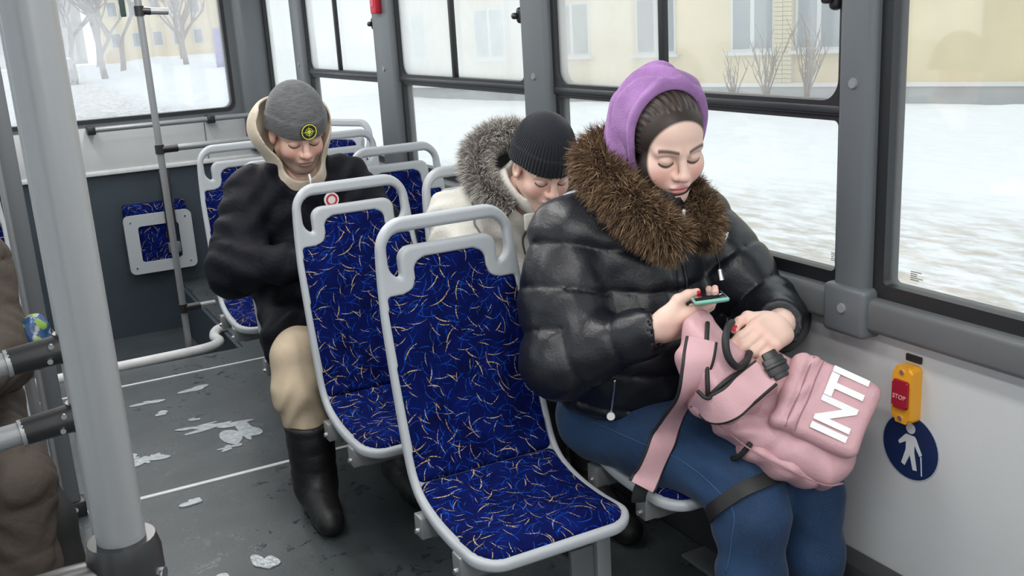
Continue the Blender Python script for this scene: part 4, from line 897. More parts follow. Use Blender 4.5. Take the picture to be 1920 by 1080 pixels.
# ---------------------------------------------------------------- person in the brown coat across the aisle
m3 = thing('person', 'person in a long brown coat seated behind the grab rails across the aisle', 'person', (-.2, 3.1, 0))
H3 = (-.20, 2.98, 1.20); R3 = head_frame(0, 15); M3 = dict(shR=(-.37, 3.08, .98), elR=(-.42, 2.92, .75), wrR=(-.26, 2.74, .74), shL=(-.05, 3.08, .98), elL=(-.045, 2.93, .745), wrL=(-.12, 2.72, .74))
parts = [head_mesh(H3, R3, 1.04, lambda V: skin_cols(V, SKM, (.76, .36, .30), (.52, .24, .21), (.09, .06, .045), .2), False, .004)]
for w, e, mir in (('wrR', 'elR', True), ('wrL', 'elL', False)):
    hf, tp = hand_sdf([(35, 45, 30)]*4); parts.append(hand_mesh(hf, tp, frame_of((.3 if mir else -.3, -.9, -.1), (0, -.1, .9), mir), M3[w], SKM, None, .004))
parts.append(body_mesh([([(-.2, 3.1, .52), (-.2, 3.1, .80), (-.2, 3.06, 1.0), (-.2, 3.0, 1.1)], [.12, .12, .10, .05]), ([M3['shR'], M3['elR'], M3['wrR']], [.05, .042, .03]), ([M3['shL'], M3['elL'], M3['wrL']], [.05, .042, .03]),
                        ([(-.28, 3.05, .48), (-.28, 2.68, .48), (-.28, 2.66, .10)], [.075, .05, .045]), ([(-.12, 3.05, .48), (-.06, 2.68, .48), (-.04, 2.66, .10)], [.075, .05, .045])], SKM))
V, Q, C_ = join(parts); under(fastmesh('body', V, Q, SKIN, m3, cols=C_), m3)
BROWN = mat('brown_coat_cloth', (.046, .034, .026), .75, vary=(8, .12), bump=(50, .35, 5))
def m3_coat(P):
    t = S_ell(P, (-.2, 3.1, .84), (.215, .155, .24)); t = smin(t, S_ell(P, (-.2, 3.06, .60), (.21, .18, .17)), .08); t = smin(t, S_caps(P, (-.34, 3.08, .98), (-.06, 3.08, .98), .085, .085), .08)
    t = smin(t, S_caps(P, (-.10, 2.98, .50), (-.07, 2.70, .47), .11, .115), .05); t = smin(t, S_caps(P, (-.29, 2.98, .50), (-.29, 2.70, .47), .11, .10), .05)
    t = smin(t, S_caps(P, (-.075, 2.66, .45), (-.085, 2.62, .20), .095, .105), .05); t = smin(t, S_caps(P, (-.29, 2.66, .45), (-.29, 2.62, .20), .09, .10), .05); t = smax(t, .17-P[:, 2], .02); d = t
    for s, e, w in (('shR', 'elR', 'wrR'), ('shL', 'elL', 'wrL')):
        c = S_chain(P, [M3[s], M3[e], M3[w]], (.092, .088, .06), .06); ax = np.array(M3[w])-np.array(M3[e]); ax /= np.linalg.norm(ax); c = smax(c, (P-np.array(M3[w]))@ax-.005, .012); d = smin(d, c, .02)
    return d+.003*wob(P, 30, .4)+quilt(P[:, 2]+.15*P[:, 1], .12, .010, .28)+.0025*np.sin(P[:, 2]*90+60*P[:, 0]+5*np.sin(P[:, 1]*28))+.002*wob(P, 70, .9)
c3 = under(cloth('coat', m3_coat, (-.56, 2.48, .14), (.10, 3.30, 1.16), .007, BROWN, m3, 1), m3); c3['label'] = 'long brown padded coat'
def m3_leg(P):
    d = S_chain(P, [(-.02, 2.80, .42), (.005, 2.72, .34), (.035, 2.66, .06)], (.06, .062, .052), .03); d = smin(d, S_chain(P, [(-.28, 2.7, .45), (-.28, 2.64, .06)], (.07, .055), .03), .01); return smax(d, .05-P[:, 2], .01)
under(cloth('trousers', m3_leg, (-.4, 2.54, .04), (.14, 2.92, .56), .009, mat('black_trousers', (.008, .008, .009), .8), m3, 1), m3)
boot(m3, .04, 2.66, (.05, 2.4), .14, .055); boot(m3, -.28, 2.64, (-.28, 2.4), .14, .055)
def knitcap(P): return beanie_fn(P, 0, .158, .03)
under(local_cloth('beanie', knitcap, (-.11, -.14, -.05), (.11, .12, .17), .006, R3, H3, 1.08, mat('dark_cap', (.03, .03, .03), .9), m3, 1), m3)

m3.location.x -= .005
# ================================================================ outside
GZ = -0.95
def snow_mat():
    m = mat('trodden_snow', rough=.75); t = NT(m); b = t.N['Principled BSDF']; co = t.coord('Object')
    # brown slush lane: a band of ground beside the bus, with its own ragged edge
    n = t.noise(co, .35, 5, .6); n2 = t.noise(t.mapping(co, (1, .35, 1), rot=(0, 0, .6)), 5.0, 6, .7); n3 = t.noise(co, 1.1, 4, .6)
    sep = t.node('ShaderNodeSeparateXYZ'); t.L.new(co, sep.inputs[0])
    lane = t.rng(t.math('ADD', t.math('ADD', sep.outputs[0], t.math('MULTIPLY', sep.outputs[1], .35)), t.math('MULTIPLY', n, 2.0)), 12.0, 15.5, 1, 0)
    road = t.math('MULTIPLY', t.rng(t.math('ABSOLUTE', t.math('SUBTRACT', t.math('ADD', sep.outputs[0], t.math('MULTIPLY', n, 1.2)), t.math('ADD', 3.1, t.math('MULTIPLY', sep.outputs[1], .03)))), 1.8, 3.0, 1, 0), t.rng(sep.outputs[1], 18, 24))
    lane = t.math('MAXIMUM', lane, road)
    grit = t.math('MULTIPLY', lane, t.rng(n2, .42, .60, .10, .80))
    dirt = t.mix(t.rng(n3, .3, .7), (.38, .31, .22, 1), (.56, .49, .39, 1))
    white = t.mix(t.rng(n2, .4, .7), (.86, .88, .90, 1), (.80, .82, .84, 1))
    t.L.new(t.mix(grit, white, dirt), b.inputs['Base Color'])
    bp = t.node('ShaderNodeBump'); bp.inputs['Strength'].default_value = .6; bp.inputs['Distance'].default_value = .06
    t.L.new(n2, bp.inputs['Height']); t.L.new(bp.outputs[0], b.inputs['Normal']); return m
def vnoise(x, y, s=0.0):
    return (np.sin(x*1.3+s)+np.sin(y*1.7+s*2+x*.4)+.5*np.sin(x*3.1-y*2.3+s)+.5*np.sin(y*3.7+x*2.9+s*3)+.25*np.sin(x*7.3+y*5.1)+.25*np.sin(x*6.1-y*8.3+s))/3.5
FA = np.array([12.6, 31.0]); FB = np.array([22.2, 8.5]); FD = (FB-FA)/np.linalg.norm(FB-FA); FN = np.array([FD[1], -FD[0]])
if FN @ (np.zeros(2)-FA) < 0: FN = -FN
def ground():
    gx = np.concatenate([np.linspace(-40, 1.5, 24), np.linspace(2, 24, 90), np.linspace(25, 70, 20)])
    gy = np.concatenate([np.linspace(-20, 2, 20), np.linspace(2.5, 34, 110), np.linspace(36, 110, 40)])
    X, Y = np.meshgrid(gx, gy, indexing='ij')
    df = (X-FA[0])*FN[0]+(Y-FA[1])*FN[1]; al = (X-FA[0])*FD[0]+(Y-FA[1])*FD[1]
    bank = np.exp(-((df-3.2)/1.9)**2)*(.20+.16*vnoise(al*.55, df*.5, 1.0))*np.clip((al+2)/3, 0, 1)*np.clip((29-al)/4, 0, 1)
    rear = np.clip((Y-28)/10, 0, 1)*np.clip((X-(4+ (Y-28)*.12))/4, 0, 1)*.35*(1+.5*vnoise(X*.4, Y*.3))
    Z = GZ+.03*vnoise(X*.8, Y*.8, 2.0)*np.clip((np.abs(X-.6)-1.5)/2, 0, 1)+np.maximum(bank, 0)+rear
    Z += .05*vnoise(X*2.2, Y*2.2, .7)*np.clip(bank*3, 0, 1)
    nx, ny = X.shape; V = np.stack([X, Y, Z], -1).reshape(-1, 3)
    i = np.arange(nx*ny).reshape(nx, ny); Q = np.stack([i[:-1, :-1], i[1:, :-1], i[1:, 1:], i[:-1, 1:]], -1).reshape(-1, 4)
    o = fastmesh('snowy_ground', V, Q, snow_mat()); tag(o, 'snow covered street ground with brown slush tracks and low banks', kind='structure')
ground()
# long pale yellow building behind the right windows
def facade_box(m, a0, a1, z0, z1, d0, d1):
    """box on the facade: along a, height z, depth d (towards the bus positive)"""
    P = []
    for z in (z0, z1):
        for a, d in ((a0, d0), (a1, d0), (a1, d1), (a0, d1)):
            q = FA+FD*a+FN*d; P.append((q[0], q[1], z))
    return m.add(P, [(0, 1, 2, 3), (7, 6, 5, 4), (0, 4, 5, 1), (1, 5, 6, 2), (2, 6, 7, 3), (3, 7, 4, 0)])
bld = thing('yellow_building', 'long pale yellow brick building with grey plinth across the snowy road', 'building', (FA[0], FA[1], GZ))
def part(name, m, mm, par): 
    m.xf(Matrix.Translation((-FA[0], -FA[1], -GZ))); return m.build(name, mm, par)
bw = mat('pale_yellow_wall', (.68, .56, .35), .8, vary=(.8, .10), bump=(12, .3))
part('wall', facade_box(MB(), -1, 34, GZ, 7.5, -6, 0), bw, bld)
part('plinth', facade_box(MB(), -1, 34, GZ, -.55, -.1, .10), mat('grey_plinth', (.36, .36, .35), .8, vary=(2, .15)), bld)
part('plinth_ledge', facade_box(MB(), -1, 34, -.55, -.46, -.1, .16), mat('plinth_ledge', (.66, .64, .60), .8), bld)
bpan = mat('dim_window_glass', (.20, .23, .25), .25); bfr = mat('window_frame_white', (.60, .60, .58), .6)
for a, w_ in ((.4, 1.2), (3.6, 1.2), (6.6, 1.2), (9.3, 1.2), (12.05, 1.15), (13.75, 1.15), (20.6, 1.2), (23.5, 1.2)):
    wn = part('window', facade_box(MB(), a-w_/2, a+w_/2,   .30, 1.75, -.05, .03), bfr, bld)
    for s in (-1, 1): part('pane', facade_box(MB(), a+s*w_/4-w_/4+.06, a+s*w_/4+w_/4-.06, .37, 1.68, 0, .045), bpan, wn)
    part('window_sill', facade_box(MB(), a-w_/2-.12, a+w_/2+.12, .22, .30, 0, .20), bfr, wn)
# projecting brick pilaster between the two near windows, course by course
brm = mat('pilaster_brick', (.70, .60, .40), .85, vary=(4, .2)); pil = part('pilaster', facade_box(MB(), 12.66, 13.12, -.46, 6.0, 0, .10), mat('mortar', (.60, .58, .52), .9), bld)
src = None
for r_ in range(26):
    for c in range(2):
        a = 12.665+c*.23; z = -.45+r_*.105
        if src is None:
            src = part('brick', facade_box(MB(), a, a+.215, z, z+.09, .08, .135), brm, pil); a0, z0 = a, z
        else:
            b_ = src.copy(); COL.objects.link(b_); b_.location = (FD[0]*(a-a0), FD[1]*(a-a0), z-z0)
# bare bushes and trees
barkm = mat('bare_bark', (.20, .15, .12), .85, vary=(6, .2)); barkg = mat('grey_bark', (.26, .24, .23), .85, vary=(3, .2))
def shrub(x, y, z, h, n, seed, label):
    r = random.Random(seed); m = MB(); t = thing('bare_shrub', label, 'shrub', (x, y, z), group='bare shrubs before the yellow building')
    for i in range(n):
        a = r.uniform(0, 6.28); l = r.uniform(.55, 1)*h; sp = r.uniform(.05, .45)*l; p = [(0, 0, -.1)]
        for k in range(1, 6):
            f = k/5; p.append((math.cos(a)*sp*f**1.3+r.uniform(-.03, .03), math.sin(a)*sp*f**1.3+r.uniform(-.03, .03), l*f))
        m.tube(p, [.022*(1-.75*k/5) for k in range(6)], 5, False)
        for k in (2, 3, 4):
            b0 = Vector(p[k]); a2 = r.uniform(0, 6.28); l2 = l*.25
            m.tube([b0, b0+Vector((math.cos(a2)*l2*.5, math.sin(a2)*l2*.5, l2))], [.011, .005], 4, False)
    m.build('twigs', barkm, t, auto=None)
def at_f(a, d): q = FA+FD*a+FN*d; return q[0], q[1]
for k, (a, d, h, n) in enumerate(((13.2, 1.7, 1.9, 14), (14.1, 1.5, 2.0, 18), (12.5, 1.9, 1.3, 8))):
    x, y = at_f(a, d); shrub(x, y, GZ+.1, h, n, 40+k, 'bare twiggy shrub growing from the snow bank before the yellow building')
def tree(x, y, h, seed, label, mm, r0=.16, lean=0.0, spread=.5, depth=4, group='bare trees across the street'):
    r = random.Random(seed); t = thing('bare_tree', label, 'tree', (x, y, GZ), group=group); m1, m2 = MB(), MB()
    def grow(p, d, l, rad, k):
        pts = [p]; q = p.copy(); dd = d.copy()
        for i in range(3):
            dd = (dd+Vector((r.uniform(-.16, .16), r.uniform(-.16, .16), r.uniform(-.03, .12)))).normalized(); q = q+dd*l/3; pts.append(q.copy())
        (m1 if k == 0 else m2).tube(pts, [rad, rad*.9, rad*.8, rad*.66], 6 if k < 2 else 4, False)
        if k < depth:
            for j in range(r.choice((2, 3)) if k else 4):
                ax = Vector((r.uniform(-1, 1), r.uniform(-1, 1), r.uniform(.1, .7))).normalized()
                grow(pts[r.choice((2, 3))] if j else pts[3], (dd*(1-spread)+ax*spread*1.1).normalized(), l*r.uniform(.68, .9), rad*.58, k+1)
    grow(Vector((0, 0, -.2)), Vector((lean, 0, 1)).normalized(), h*.24, r0, 0)
    m1.build('trunk', mm, t, auto=None); m2.build('branches', mm, t, auto=None)
TL = ['tall bare grey tree at the roadside behind the bus', 'slim bare tree standing in snow beside the yellow facade', 'forked bare tree in front of the purple fence']
for k, (x, y, h, lb, mm) in enumerate(((8.0, 70, 10, 0, barkg), (1.5, 73, 11, 0, barkg), (13.9, 74, 9, 2, barkm), (4.2, 80, 11, 0, barkg), (10.8, 83, 11, 1, barkm), (-1.8, 84, 12, 0, barkg), (7.9, 91, 13, 0, barkg), (17.2, 93, 11, 1, barkm), (2.2, 93, 13, 0, barkg), (5.0, 104, 14, 0, barkg), (11.0, 100, 13, 0, barkg), (-4.5, 97, 13, 0, barkg))):
    tree(x, y, h, 100+k, TL[lb], mm, .22, depth=6, spread=.42)
# snow laden branch lamp-post like tree bent over
# ochre facade, purple fence and distant blocks behind the trees
oc = thing('ochre_building', 'pale ochre house front seen through bare trees behind the bus', 'building', (16.5, 110, GZ))
MB().box((-3.6, 0, 0), (9, 6, 9)).build('wall', mat('ochre_wall', (.72, .58, .34), .85, vary=(.5, .15)), oc)
for k in range(5):
    for j in range(2):
        wn = MB().box((-2.9+k*2.0, -.06, 1.4+j*3), (-1.9+k*2.0, .02, 2.9+j*3)).build('window', bfr, oc); MB().box((-2.8+k*2.0, -.08, 1.5+j*3), (-2.0+k*2.0, -.05, 2.8+j*3)).build('pane', bpan, wn)
gb = thing('grey_block', 'misty grey apartment block far behind the trees', 'building', (0, 118, GZ))
MB().box((-16, 0, 0), (12, 8, 14)).build('wall', mat('misty_grey_wall', (.50, .49, .50), .9, vary=(.3, .1)), gb)
for k in range(9):
    for j in range(4):
        MB().box((-14.6+k*2.9, -.05, 1.5+j*3), (-13.2+k*2.9, .05, 3+j*3)).build('window', mat('far_window', (.36, .37, .39), .4), gb)
pf = thing('purple_fence', 'purple corrugated fence panel by the snowy roadside', 'fence', (14.15, 65.0, GZ))
for k in range(14):
    MB().box((-.2+k*.26, 0 if k % 2 else .05, .1), (.05+k*.26, .06 if k % 2 else .11, 2.7), .01).build('panel', mat('purple_sheet', (.27, .22, .50), .6), pf)
car = thing('parked_car', 'snow dusted grey car parked at the roadside behind the bus', 'car', (5.0, 66, GZ))
V, Fc = slab([(-2.1, .25), (2.1, .25), (2.15, .62), (1.9, .86), (1.05, .95), (.45, 1.42), (-1.1, 1.45), (-1.7, .98), (-2.12, .85)], -.85, .85, lambda u, v, d: (d, u, v))
m = MB(); m.add(V, Fc); bmesh.ops.bevel(m.bm, geom=m.bm.edges[:], offset=.08, segments=2, affect='EDGES'); m.build('body', mat('car_grey', (.30, .31, .33), .35), car)
for sx in (-1, 1):
    for sy in (-1.3, 1.3): MB().tube([(sx*.72, sy, .32), (sx*.88, sy, .32)], .32, 18).build('wheel', BLACKP, car)
V, Fc = slab([(.95, .97), (.42, 1.36), (-1.05, 1.38), (-1.55, 1.0)], -.87, .87, lambda u, v, d: (d, u, v)); meshobj('side_glass', V, Fc, bpan, car, smooth=False)
MB().box((-.7, -1.05, 1.42), (.7, .42, 1.52), .04).build('snow_cap', mat('car_snow', (.85, .87, .9), .8), car)
# ================================================================ pink backpack on her lap
PINK = mat('pink_nylon', (.60, .355, .385), .5, vary=(7, .05), bump=(80, .2, 5)); PINKS = mat('pink_webbing', (.62, .37, .40), .6, bump=(250, .15)); PIPE = mat('black_piping', (.012, .012, .013), .6)
BU = np.array([-.660, .624, .419]); BU /= np.linalg.norm(BU); BN = np.array([-.413, -.767, .492]); BN /= np.linalg.norm(BN); BR = np.cross(BU, BN)
BC = np.array([1.526, 1.628, .632]); BM = np.stack([BR, BU, BN], 1)
bag = thing('backpack', 'pink nylon backpack with black piping and white letters lying on a lap', 'backpack', tuple(BC))
def bagfn(P):
    r, u, n = P.T; w = np.interp(u, [-.2, -.05, .12, .25], [.122, .126, .108, .070]); th = np.interp(u, [-.2, -.05, .15, .25], [.066, .074, .060, .035])
    q = np.stack([np.abs(r)-w+.045, np.abs(u-.02)-.185+.045, np.abs(n)-th+.045], 1); d = np.linalg.norm(np.maximum(q, 0), axis=1)+np.minimum(q.max(1), 0)-.045
    return d+.005*wob(P, 30, .7)+.006*np.sin(u*70+8*np.sin(r*14+1)+n*20)*np.clip((u-.02)/.08, 0, 1)+.003*np.sin(r*60+10*u+4*np.sin(u*25))+.002*wob(P, 70, 1.5)
V, Q = sculpt(bagfn, (-.16, -.20, -.11), (.16, .25, .11), .0042, 1.8); V = relax(V, Q, 1); fastmesh('main_compartment', V@BM.T, Q, PINK, bag)
def pockfn(P):
    r, u, n = P.T; w = np.interp(u, [-.17, .02], [.086, .092]); q = np.stack([np.abs(r-.036)-w+.022, np.abs(u+.052)-.100+.022, np.abs(n-.078)-.030+.022], 1); d = np.linalg.norm(np.maximum(q, 0), axis=1)+np.minimum(q.max(1), 0)-.022
    d = d+.003*wob(P, 36, 1.9)+.003*np.exp(-((u-.020)/.004)**2)+.0022*np.exp(-((u+.004)/.003)**2)+.0025*np.sin(r*85+3*np.sin(u*40))*np.clip((u+.03)/.03, 0, 1); return d
V, Q = sculpt(pockfn, (-.085, -.19, .03), (.155, .07, .125), .0036, 1.8); V = relax(V, Q, 1); pk = fastmesh('front_pocket', V@BM.T, Q, PINK, bag)
def tob(r, u, n): return Vector(BM@np.array([r, u, n]))
MB().tube([tob(*p) for p in spline([(-.050, .013, .106), (-.02, .016, .110), (.03, .014, .110), (.08, .016, .110), (.122, .014, .104)], 6)], .0016, 6).build('pocket_seam', mat('pink_stitch', (.34, .17, .20), .7), pk, auto=None)
MB().tube([tob(*p) for p in spline([(-.050, -.008, .106), (-.02, -.006, .110), (.03, -.008, .110), (.08, -.006, .110), (.122, -.008, .104)], 6)], .0014, 6).build('pocket_seam', MATS['pink_stitch'], pk, auto=None)
# pocket lettering
tm = text_mesh('INTI', .118, .0015, .0045); co = np.array([v.co for v in tm.vertices]); cw = (co[:, 0].min()+co[:, 0].max())/2; TW = co[:, 0].max()-co[:, 0].min()
for v in tm.vertices:
    tx, ty, tz = (v.co.x-cw)*.150/TW, v.co.y*1.02, v.co.z
    dr = max(0, abs(tx)-.06); v.co = tob(tx+.046, ty*.9-.078, .1105-dr*dr*4+tz+.0015*math.sin(tx*60)+.001)
lt = link('lettering', tm, pk); tm.materials.append(mat('white_print', (.86, .85, .86), .55))
# side pocket with black elastic hem on the lower side
def sidefn(P):
    r, u, n = P.T; d = S_ell(P, (-.116, -.02, .0), (.030, .105, .062)); d = smax(d, u-.075+.25*n, .01); return d+.004*np.sin(u*80+n*30)+.003*wob(P, 40)
V, Q = sculpt(sidefn, (-.165, -.14, -.08), (-.07, .10, .08), .004, 1.8); V = relax(V, Q, 1); sp = fastmesh('side_pocket', V@BM.T, Q, PINK, bag)
MB().tube([tob(*p) for p in spline([(-.100, .085, -.058), (-.134, .080, -.03), (-.146, .074, .0), (-.138, .067, .032), (-.108, .060, .058)], 6)], .0065, 8).build('elastic_hem', PIPE, sp, auto=None)
for off in (.034,):   # panel seams
    MB().tube([tob(*p) for p in spline([(-.10, .14, off+.02), (-.122, .05, off+.032), (-.127, -.05, off+.036), (-.122, -.12, off+.032), (-.10, -.155, off+.02)], 8)], .0022, 6).build('panel_seam', MATS['pink_stitch'], bag, auto=None)
# collapsed top of the bag gathered between the hands
def topfn(P):
    d = S_chain(P, [(1.355, 1.735, .855), (1.345, 1.70, .79), (1.355, 1.675, .715), (1.43, 1.685, .68)], (.030, .050, .060, .062), .05); d = smin(d, S_caps(P, (1.40, 1.70, .74), (1.50, 1.68, .70), .058, .06), .04)
    return d+.005*wob(P, 38, .2)+.004*np.sin(P[:, 0]*90+P[:, 2]*50)
V, Q = sculpt(topfn, (1.24, 1.58, .60), (1.60, 1.82, .91), .0046, 1.8); V = relax(V, Q, 1); fastmesh('gathered_top', V-BC, Q, PINK, bag)
def wpath(pts): return [tuple(np.array(p)-BC) for p in pts]
MB().tube(wpath(spline([(1.354, 1.700, .868), (1.324, 1.666, .840), (1.308, 1.646, .800), (1.296, 1.629, .758), (1.297, 1.629, .727)], 6)), .0052, 8).build('zip_tape', PIPE, bag, auto=None)
MB().tube(wpath(spline([(1.297, 1.629, .727), (1.317, 1.612, .755), (1.354, 1.613, .770), (1.410, 1.635, .766)], 6)), .0050, 8).build('zip_tape', PIPE, bag, auto=None)
MB().tube(wpath(spline([(1.395, 1.668, .868), (1.362, 1.640, .872), (1.336, 1.618, .850), (1.334, 1.606, .818), (1.356, 1.604, .792), (1.398, 1.625, .788), (1.43, 1.65, .795)], 6)), .0085, 8).build('carry_loop', PIPE, bag, auto=None)
def strap(name, pts, wv, width, th=.007, piping=True, m=PINKS):
    o, e1, e2 = ribbon(name, wpath(pts), wv, width, th, m, bag)
    if piping:
        for e in ((e1, e2) if piping == 2 else (e2,)): MB().tube(e, .0045, 7).build('strap_piping', PIPE, o, auto=None)
    return o
strap('shoulder_strap', [(1.312, 1.668, .846), (1.284, 1.650, .796), (1.279, 1.668, .733), (1.306, 1.757, .648), (1.306, 1.790, .597), (1.286, 1.798, .545), (1.264, 1.810, .488), (1.243, 1.810, .458)], [(.95, -.25, .30)]*8, .062, .007, 2)
strap('shoulder_strap', [(1.280, 1.655, .722), (1.298, 1.622, .702), (1.324, 1.592, .718), (1.368, 1.590, .742), (1.412, 1.575, .775)], [(.45, -.25, -.85), (.40, -.30, -.85), (.15, -.35, -.9), (-.25, -.4, -.85), (-.45, -.4, -.8)], .066, .007, 2)
bk = MB().box((-.024, -.020, -.008), (.024, .020, .008), .005); bk.box((-.017, -.030, -.005), (.017, .034, .006), .004); bk.box((-.026, -.004, -.010), (.026, .006, .012), .004)
MR = Matrix(((.55, .60, -.42), (-.35, .10, -.80), (-.60, .75, .42))).to_4x4(); b_ = bk.build('buckle', BLACKP, bag); b_.matrix_local = Matrix.Translation(Vector(tuple(np.array([1.424, 1.556, .790])-BC)))@frame_mat if False else Matrix.Translation(Vector(tuple(np.array([1.424, 1.560, .792])-BC)))@Matrix.Rotation(math.radians(-38), 4, (BN[0], BN[1], BN[2]))@Matrix(((BR[0], BU[0], BN[0]), (BR[1], BU[1], BN[1]), (BR[2], BU[2], BN[2]))).to_4x4()
strap('loose_strap', snap(w_jeans, spline([(1.515, 1.585, .516), (1.440, 1.598, .508), (1.373, 1.610, .493), (1.336, 1.648, .448), (1.322, 1.70, .40)], 3), .004), [(-.1, -.75, -.6)]*13, .034, .004, False, PIPE)
strap('strap_end', [(1.254, 1.822, .455), (1.246, 1.826, .43), (1.246, 1.83, .41)], [(.9, -.4, .15)]*3, .034, .006, False, PIPE)
# ================================================================ poles and rails
def pole(name, label, x, y, z0, z1, r, m=STEELG, cat='pole'):
    t = thing(name, label, cat, (x, y, z0)); MB().tube([(0, 0, 0), (0, 0, z1-z0)], r, 28).build('tube', m, t); return t
mp = pole('grab_pole', 'thick light grey grab pole rising from a black joint', .046, .759, 0, CEIL, .0178)
jz = 1.185
MB().tube([(0, 0, jz-.10), (0, 0, jz-.012), (0, 0, jz)], [.0275, .0275, .0245], 26).build('joint', BLACKP, mp)
MB().tube(spline([(-.002, -.002, jz-.035), (-.06, -.008, jz-.03), (-.20, -.03, jz-.035), (-.60, -.08, jz-.04)], 5), .020, 18).build('black_rail', BLACKP, mp)
for a in (0.6, 2.4): MB().tube([(.027*math.cos(a), -.027*math.sin(a), jz-.03), (.030*math.cos(a), -.030*math.sin(a), jz-.03)], .005, 10).build('screw', CHROME, mp)
sp_ = pole('grab_pole', 'light grey pole carrying two horizontal grab rails on black clamps', .074, 1.602, 0, CEIL, .0178)
for z in (1.108, .998):
    cl = MB().tube([(.0, 0, z-.022), (.0, 0, z+.022)], .0225, 20); cl.tube([(-.085, -.004, z-.008), (.0, -.004, z)], [.0200, .0225], 20); c_ = cl.build('clamp', BLACKP, sp_)
    for k in (-.012, .010): MB().tube([(-.030+k*.2, -.028, z+k), (-.030+k*.2, -.0225, z+k)], .0042, 10).build('screw', CHROME, c_)
    MB().tube([(-.66, -.02, z-.055), (-.08, -.004, z-.008)], .0172, 18).build('grab_rail', STEELG, sp_)
    MB().tube([(-.090, -.0045, z-.009), (-.084, -.004, z-.0085)], .0205, 18).build('clamp_lip', STEELG, sp_)
pd = thing('floor_post', 'dark grey square post bolted to the floor across the aisle', 'post', (.08, 3.487, 0))
MB().box((-.026, -.022, .02), (.026, .022, CEIL), .008).build('tube', STEELD, pd); MB().tube([(-.030, -.018, .02), (-.030, -.018, CEIL)], .010, 12).build('post_highlight', STEELG, pd)  # lighter tube stands in for the highlight along the post
fb = MB().box((-.034, -.034, 0), (.040, .034, .055), .006).build('foot_bracket', BLACKP, pd); MB().tube([(.004, -.038, .03), (.004, -.033, .03)], .009, 12).build('bolt', CHROME, fb)
p2 = pole('grab_pole', 'slim grey pole at the doorwell edge with black clamps', .786, 5.18, 0, CEIL, .0165)
p2.children[0].location.z = 0
for z, L_ in ((1.012, .62), (.205, .16)):
    cl = MB().tube([(0, 0, z-.022), (0, 0, z+.022)], .0225, 18); cl.tube([(0, 0, z), (.085, 0, z)], .020, 16); cl.build('clamp', BLACKP, p2); MB().tube([(.08, 0, z), (L_, 0, z)], .0158, 16).build('cross_rail', STEELG, p2)
cl = MB().tube([(0, 0, 1.640), (0, 0, 1.686)], .0225, 18); cl.tube([(0, 0, 1.665), (.05, 0, 1.66)], .018, 16); cl.build('clamp', BLACKP, p2); MB().tube([(.045, 0, 1.66), (.13, .0, 1.655)], .0158, 16).build('cross_rail', STEELG, p2)
MB().box((-.085, -.01, 1.64), (-.06, .01, 1.9), .004).build('hanging_strap', mat('dark_green_strap', (.03, .06, .05), .6), p2)
rl = thing('rear_rail', 'grey handrail on black brackets below the rear window', 'rail', (.62, RY-.10, 1.02))
MB().tube([(0, 0, 0), (1.0, 0, 0)], .0168, 18).build('tube', STEELG, rl)
for x in (0.0, .71):
    b = MB().box((x-.02, -.02, -.028), (x+.03, .065, .022), .008); b.build('bracket', BLACKP, rl)
# folded seat on the rear wall over the doorwell
fs = thing('folding_seat', 'folded seat with a grey frame and blue fabric on the rear wall', 'seat', (.925, RY-.03, .29))
fpl = lambda u, v, d: (u, d, v)
m = MB(); V, Fc = ring(rr(-.205, -.185, .205, .185, .035), rr(-.125, -.115, .120, .115, .02), -.085, -.055, fpl); m.add(V, Fc); m.build('frame', PLAST, fs)
for k, (u0, u1, v0, v1, d0, d1) in enumerate(((-.16, .155, -.15, .15, -.07, -.045), (-.19, .19, .06, .245, -.040, .028))):
    mm_ = MB().box((u0, d0, v0), (u1, d1, v1), .015, 3); o = mm_.build('pad', FABRIC, fs); uvl = o.data.uv_layers.new(name='UVMap')
    for l in o.data.loops: c_ = o.data.vertices[l.vertex_index].co; uvl.data[l.index].uv = (c_.x, c_.z+c_.y*.5)
for u in (-.165, .165):
    for v in (-.145, .145): MB().tube([(u, -.0885, v), (u, -.085, v)], .006, 8).build('screw', CHROME, fs)
sb = thing('seat_strap', 'black upright strap hanging before the folded rear seat', 'strap', (.995, RY-.16, .27))
MB().box((-.032, -.01, 0), (.032, .01, .47), .006).build('strap', BLACKP, sb); MB().box((-.036, -.02, -.05), (.036, .02, .02), .008).build('hook', STEELD, sb); MB().tube([(0, 0, .45), (0, .15, .46)], .008, 8).build('stud', STEELD, sb)
# ================================================================ wall fittings by the pillar
st = thing('stop_button', 'yellow stop request box with a red button on the wall', 'button', (WX, 1.478, .682))
sx = lambda u, v, d: (-d, -u, v)
def wallbox(u0, v0, u1, v1, d0, d1, r, name, m, par, bev=.006):
    q = MB(); V, Fc = slab(rr(u0, v0, u1, v1, r), d0, d1, sx); q.add(V, Fc); es = [e for e in q.bm.edges if all(abs(v.co.x+d1) < 1e-6 for v in e.verts)]
    if bev: bmesh.ops.bevel(q.bm, geom=es, offset=bev, segments=3, affect='EDGES')
    return q.build(name, m, par)
YEL = mat('yellow_plastic', (.72, .33, .02), .38); hb = wallbox(-.026, -.066, .026, .066, 0, .034, .012, 'housing', YEL, st)
rb = wallbox(-.021, -.030, .021, .036, .030, .041, .006, 'button', mat('dark_red_button', (.30, .008, .025), .35), st, .004)
tm = text_mesh('STOP', .015, .0006); tm.transform(Matrix(((0, 0, -1, -.0415), (-1, 0, 0, 0), (0, 1, 0, -.003), (0, 0, 0, 1)))); tm.materials.append(mat('stop_print', (.65, .35, .36), .6)); link('stop_lettering', tm, rb)
for v in (.054, -.055): MB().tube([(-.033, 0, v), (-.037, 0, v)], .006, 12).build('screw', CHROME, st)
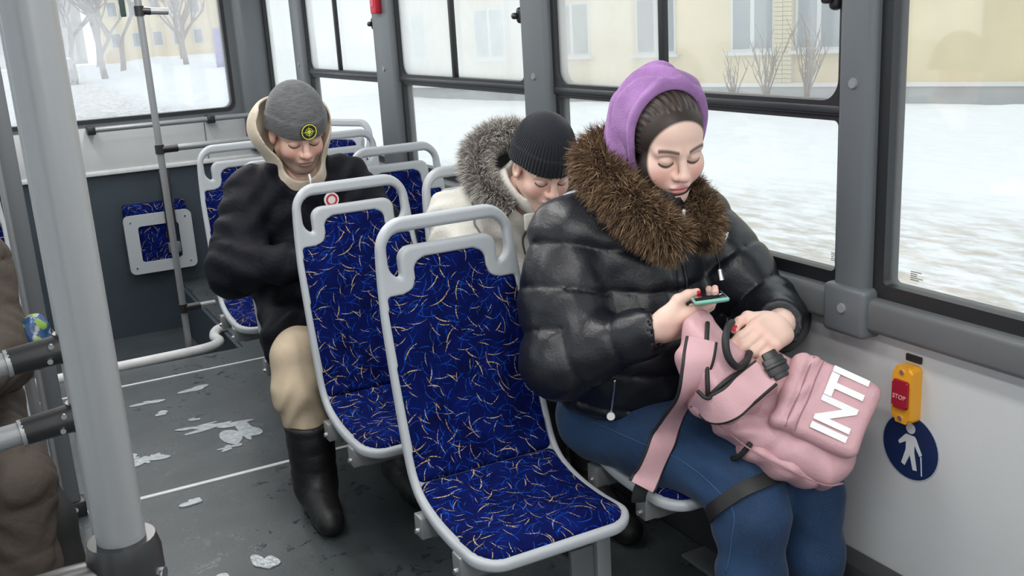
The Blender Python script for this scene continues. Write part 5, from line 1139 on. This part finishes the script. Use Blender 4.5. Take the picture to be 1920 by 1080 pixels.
sl = thing('wall_slot', 'narrow black slot plate above the stop request box', 'plate', (WX, 1.475, .762)); wallbox(-.021, -.008, .021, .008, 0, .004, .002, 'plate', BLACKP, sl, 0)
sg = thing('round_sticker', 'round blue sticker with a white walking figure and cane', 'sticker', (WX, 1.475, .549))
circ = lambda r, cx=0, cy=0, n=40: [(cx+r*math.cos(2*math.pi*k/n), cy+r*math.sin(2*math.pi*k/n)) for k in range(n)]
WHP = mat('sticker_white', (.62, .65, .68), .5); V, Fc = slab(circ(.0795), 0, .0012, sx); meshobj('rim', V, Fc, mat('sticker_rim', (.40, .44, .48), .5), sg, smooth=False)
V, Fc = slab(circ(.0765), .001, .0018, sx); meshobj('disc', V, Fc, mat('sticker_navy', (.010, .022, .085), .4), sg, smooth=False)
fig = [[(-.012, .030), (.012, .030), (.017, .024), (.034, -.008), (.028, -.013), (.012, .010), (.013, -.010), (.022, -.050), (.011, -.052), (.001, -.018), (-.012, -.048), (-.022, -.044), (-.011, -.008), (-.011, .012), (-.029, .0), (-.033, .006), (-.017, .025)]]
V, Fc = slab(fig[0], .0016, .0026, sx); meshobj('figure', V, Fc, WHP, sg, smooth=False); V, Fc = slab(circ(.0125, 0, .046, 24), .0016, .0026, sx); meshobj('figure_head', V, Fc, WHP, sg, smooth=False)
V, Fc = slab([(.030, -.012), (.033, -.012), (.037, -.058), (.0345, -.058)], .0016, .0026, sx); meshobj('cane', V, Fc, WHP, sg, smooth=False)
hm = thing('emergency_hammer', 'red emergency hammer case fixed to a window pillar', 'hammer', (WX-.042, 4.465, 1.585)); MB().box((-.030, -.035, 0), (0, .035, .16), .006).build('case', mat('hammer_red', (.50, .012, .03), .4), hm); MB().box((-.034, -.018, .03), (-.028, .018, .14), .003).build('hammer_label', mat('hammer_label', (.62, .12, .14), .5), hm)
# ================================================================ shopping bag beside the person in brown
sbag = thing('shopping_bag', 'crumpled blue and green shopping bag beside the brown coat', 'bag', (.055, 2.95, .69))
def sbf(P): return S_ell(P, (0, 0, .08), (.045, .06, .08))+.010*wob(P, 50, .6)+.005*wob(P, 110, 1.1)
def sbc(V): k = wob(V, 85, 1.0); j = wob(V, 110, 2.5); c = np.tile(np.array((.012, .05, .14)), (len(V), 1)); c[k > .35] = (.16, .28, .04); c[j > .55] = (.30, .30, .28); c[k < -.5] = (.015, .02, .03); return c
V, Q = sculpt(sbf, (-.09, -.1, -.02), (.09, .1, .30), .005, 1.8); fastmesh('bag', V, Q, mat('bag_film', rough=.3, attr=True), sbag, cols=sbc(V))
